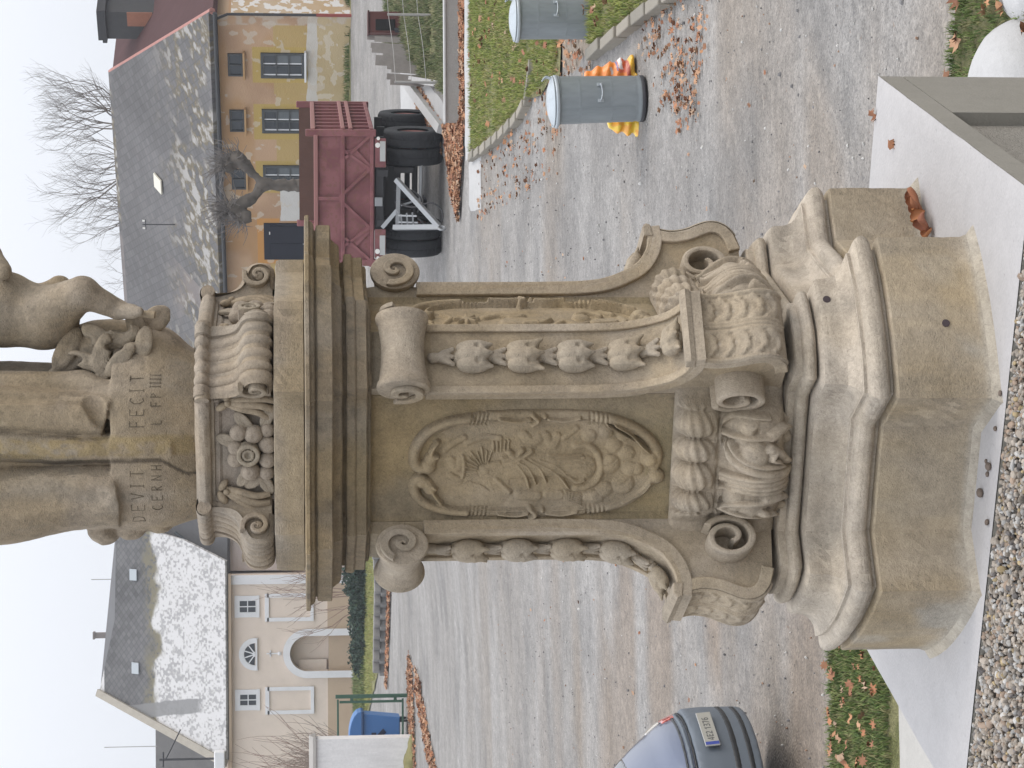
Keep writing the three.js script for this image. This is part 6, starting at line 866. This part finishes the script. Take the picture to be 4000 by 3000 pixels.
{
  seed = 777; const tr = (name, label, x, d, h0, limbs, o, mat) => { const t = thing(name, label, 'tree', W(x, d)); mesh('trunk', bar([0, -.1, 0], [0, h0, 0], o.r * 2, o.r * 1.6, 10), mat, t); const out = []; for (const [a, el, len] of limbs) branches(out, new THREE.Vector3(0, h0 - .1, 0), new THREE.Vector3(Math.cos(a) * Math.cos(el), Math.sin(el), Math.sin(a) * Math.cos(el)), len, o.r * .62, o.depth, o); mesh('crown', merge(out), mat, t); };
  tr('bare_tree', 'wide bare leafless tree rising behind the slate roof', 9.5, 86, 5.6, [[.3, .85, 2.5], [3.3, .85, 2.5], [1.6, 1.35, 2.5], [4.6, 1.2, 2.4], [.1, 1.25, 2.4], [3.0, 1.2, 2.3]], { r: .12, depth: 5, n: 3, wig: .30, spread: .82, rmin: .0032, lift: .06 }, bark);
  tr('bare_tree', 'smaller bare tree showing twigs above the slate ridge', 5.2, 87, 5.2, [[.5, 1.1, 1.7], [3.0, 1.0, 1.8]], { r: .06, depth: 4, n: 3, wig: .28, spread: .7, rmin: .0032, lift: .08 }, bark);
  // pollard with two knobbly stubs
  const t = thing('pollard_tree', 'knobbly pollarded tree in front of the ochre house', 'tree', W(5.5, 58)); const gy = ground(5.5, 58), top = 2.7 - gy;
  const g = sdf((x, y, z) => { let d = cap(x, y, z, [0, -.2, 0], [.02, top, 0], .21, .15); d = smin(d, cap(x, y, z, [.02, top - .05, 0], [.48, top + .42, .05], .12, .11), .10); d = smin(d, cap(x, y, z, [.48, top + .42, .05], [.72, top + .66, .05], .15, .20), .1); d = smin(d, cap(x, y, z, [0, top - .05, 0], [-.40, top + .35, 0], .12, .10), .10); d = smin(d, cap(x, y, z, [-.40, top + .35, 0], [-.62, top + .78, 0], .15, .21), .1); d = smin(d, ell(x, y, z, [-.85, top + .5, .05], [.2, .22, .18]), .08); d = smin(d, ell(x, y, z, [.55, top + .9, 0], [.2, .2, .18]), .08); return d + .16 * (fbm(x * 8, y * 8, z * 8, 3) - .5); }, [-1.3, -.3, -.45], [1.2, top + 1.4, .45], .045);
  mesh('trunk', paint(g, (x, y, z) => mix3([.055, .048, .042], [.14, .12, .10], fbm(x * 9, y * 5, z * 9, 3))), std({ vertexColors: true, roughness: 1 }), t);
  const out = []; for (const [x, y] of [[.72, top + .75], [.55, top + 1.0], [-.62, top + .95], [-.88, top + .6], [-.7, top + .8]]) for (let i = 0; i < 58; i++) { const a = rr(0, 6.283), el = rr(-.6, 1.5); branches(out, new THREE.Vector3(x + rr(-.1, .1), y + rr(-.1, .1), rr(-.1, .1)), new THREE.Vector3(Math.cos(a) * Math.cos(el), Math.sin(el), Math.sin(a) * Math.cos(el)), rr(.16, .48), .019, 1, { wig: .3, n: 2, rmin: .007 }); } mesh('crown', merge(out), bark, t);
  // shrubs
  const shrub = (label, x, d, H, R, N, mat, name = 'bare_shrub') => { const t = thing(name, label, 'shrub', W(x, d)); const out = []; for (let i = 0; i < N; i++) { const a = rr(0, 6.283), el = rr(.7, 1.5), s = rr(0, R * .35); branches(out, new THREE.Vector3(Math.cos(a) * s, 0, Math.sin(a) * s), new THREE.Vector3(Math.cos(a) * Math.cos(el) * R / H * 1.3, Math.sin(el), Math.sin(a) * Math.cos(el) * R / H * 1.3).normalize(), H * rr(.35, .5), .022, 2, { wig: .22, n: 3, spread: .5, rmin: .008, lift: .2 }); } mesh('stems', merge(out), mat, t); };
  const tw = std({ color: C(.27, .185, .15), roughness: 1 }), tw2 = std({ color: C(.25, .20, .165), roughness: 1 });
  shrub('dense bare brown shrub behind the garden wall cap', -9.9, 57.2, 3.5, 1.3, 30, tw2); shrub('tall reddish bare shrub beyond the garden wall', -11.4, 60, 4.6, 1.3, 26, tw); shrub('thin bare shrub with fine twigs in front of the blind panel', -7.4, 78, 4.0, 1.6, 9, tw); shrub('bare shrub with drooping twigs beside the pale wing', -6.0, 77, 3.4, 1.5, 9, tw);
}
{ // hedge and bushes: leaf-sized faces through the volume
  const leaf = new THREE.BufferGeometry(); leaf.setAttribute('position', new THREE.Float32BufferAttribute([-.5, 0, 0, .5, 0, 0, 0, 1, .15, -.4, .1, .1, .4, .2, -.3, .1, .8, .4], 3)); leaf.computeVertexNormals(); const mt = std({ roughness: 1, side: THREE.DoubleSide });
  const bush = (name, label, x, d, r, N, s, cols, cat) => { const c0 = W(x, d), t = thing(name, label, cat, c0); const parts = []; const p = [], n = [], col = []; const lp = leaf.attributes.position; const m = new THREE.Matrix4(), q = new THREE.Quaternion(), e = new THREE.Euler(), v = new THREE.Vector3(); for (let i = 0; i < N; i++) { const a = rr(0, 6.283), u = rr(0, 1), k = Math.pow(rnd(), .45) * (.75 + .5 * fbm(Math.cos(a) * 2 + x, u * 3, Math.sin(a) * 2, 2)); const px = Math.cos(a) * Math.sqrt(1 - u * u) * r[0] * k, py = u * r[1] * k + .02, pz = Math.sin(a) * Math.sqrt(1 - u * u) * r[2] * k; e.set(rr(-1.4, 1.4), rr(0, 6.3), rr(-1.4, 1.4)); q.setFromEuler(e); const sc2 = s * rr(.6, 1.4); m.compose(new THREE.Vector3(px, py, pz), q, new THREE.Vector3(sc2, sc2, sc2)); const cc = cols[Math.floor(rnd() * cols.length)], f = rr(.7, 1.25); for (let j = 0; j < 6; j++) { v.fromBufferAttribute(lp, j).applyMatrix4(m); p.push(v.x, v.y, v.z); col.push(cc[0] * f, cc[1] * f, cc[2] * f); } } const g = new THREE.BufferGeometry(); g.setAttribute('position', new THREE.Float32BufferAttribute(p, 3)); g.setAttribute('color', new THREE.Float32BufferAttribute(col, 3)); g.computeVertexNormals(); mesh('foliage', g, std({ vertexColors: true, roughness: 1, side: THREE.DoubleSide }), t); mesh('stem', merge([bar([0, -.1, 0], [0, r[1] * .6, 0], .08, .05, 6), bar([0, .1, 0], [r[0] * .4, r[1] * .5, 0], .05, .03, 5), bar([0, .1, 0], [-r[0] * .4, r[1] * .5, .1], .05, .03, 5)]), bark, t); };
  const EV = [[.035, .07, .05], [.055, .095, .07], [.04, .065, .035], [.08, .115, .085]], BR = [[.05, .045, .03], [.10, .085, .05], [.035, .05, .035]];
  bush('evergreen_bush', 'dark spreading evergreen bush below the pale house arch', -8.3, 76.8, [1.4, .62, .8], 4200, .10, EV, 'bush'); bush('evergreen_bush', 'blackish evergreen bush beside the yellowish lawn', -6.7, 75.5, [1.3, .85, .8], 4600, .10, EV, 'bush'); bush('evergreen_bush', 'brownish heath bush next to the dark evergreens', -5.2, 75, [1.2, 1.15, .8], 4200, .10, BR, 'bush'); bush('evergreen_bush', 'low bluish juniper at the end of the dark bushes', -9.7, 77.2, [.9, .6, .7], 2600, .09, EV, 'bush');
}
// thin autumn haze
scene.fog = new THREE.FogExp2(C(.80, .83, .88), .0007);
renderer.render(scene, camera);
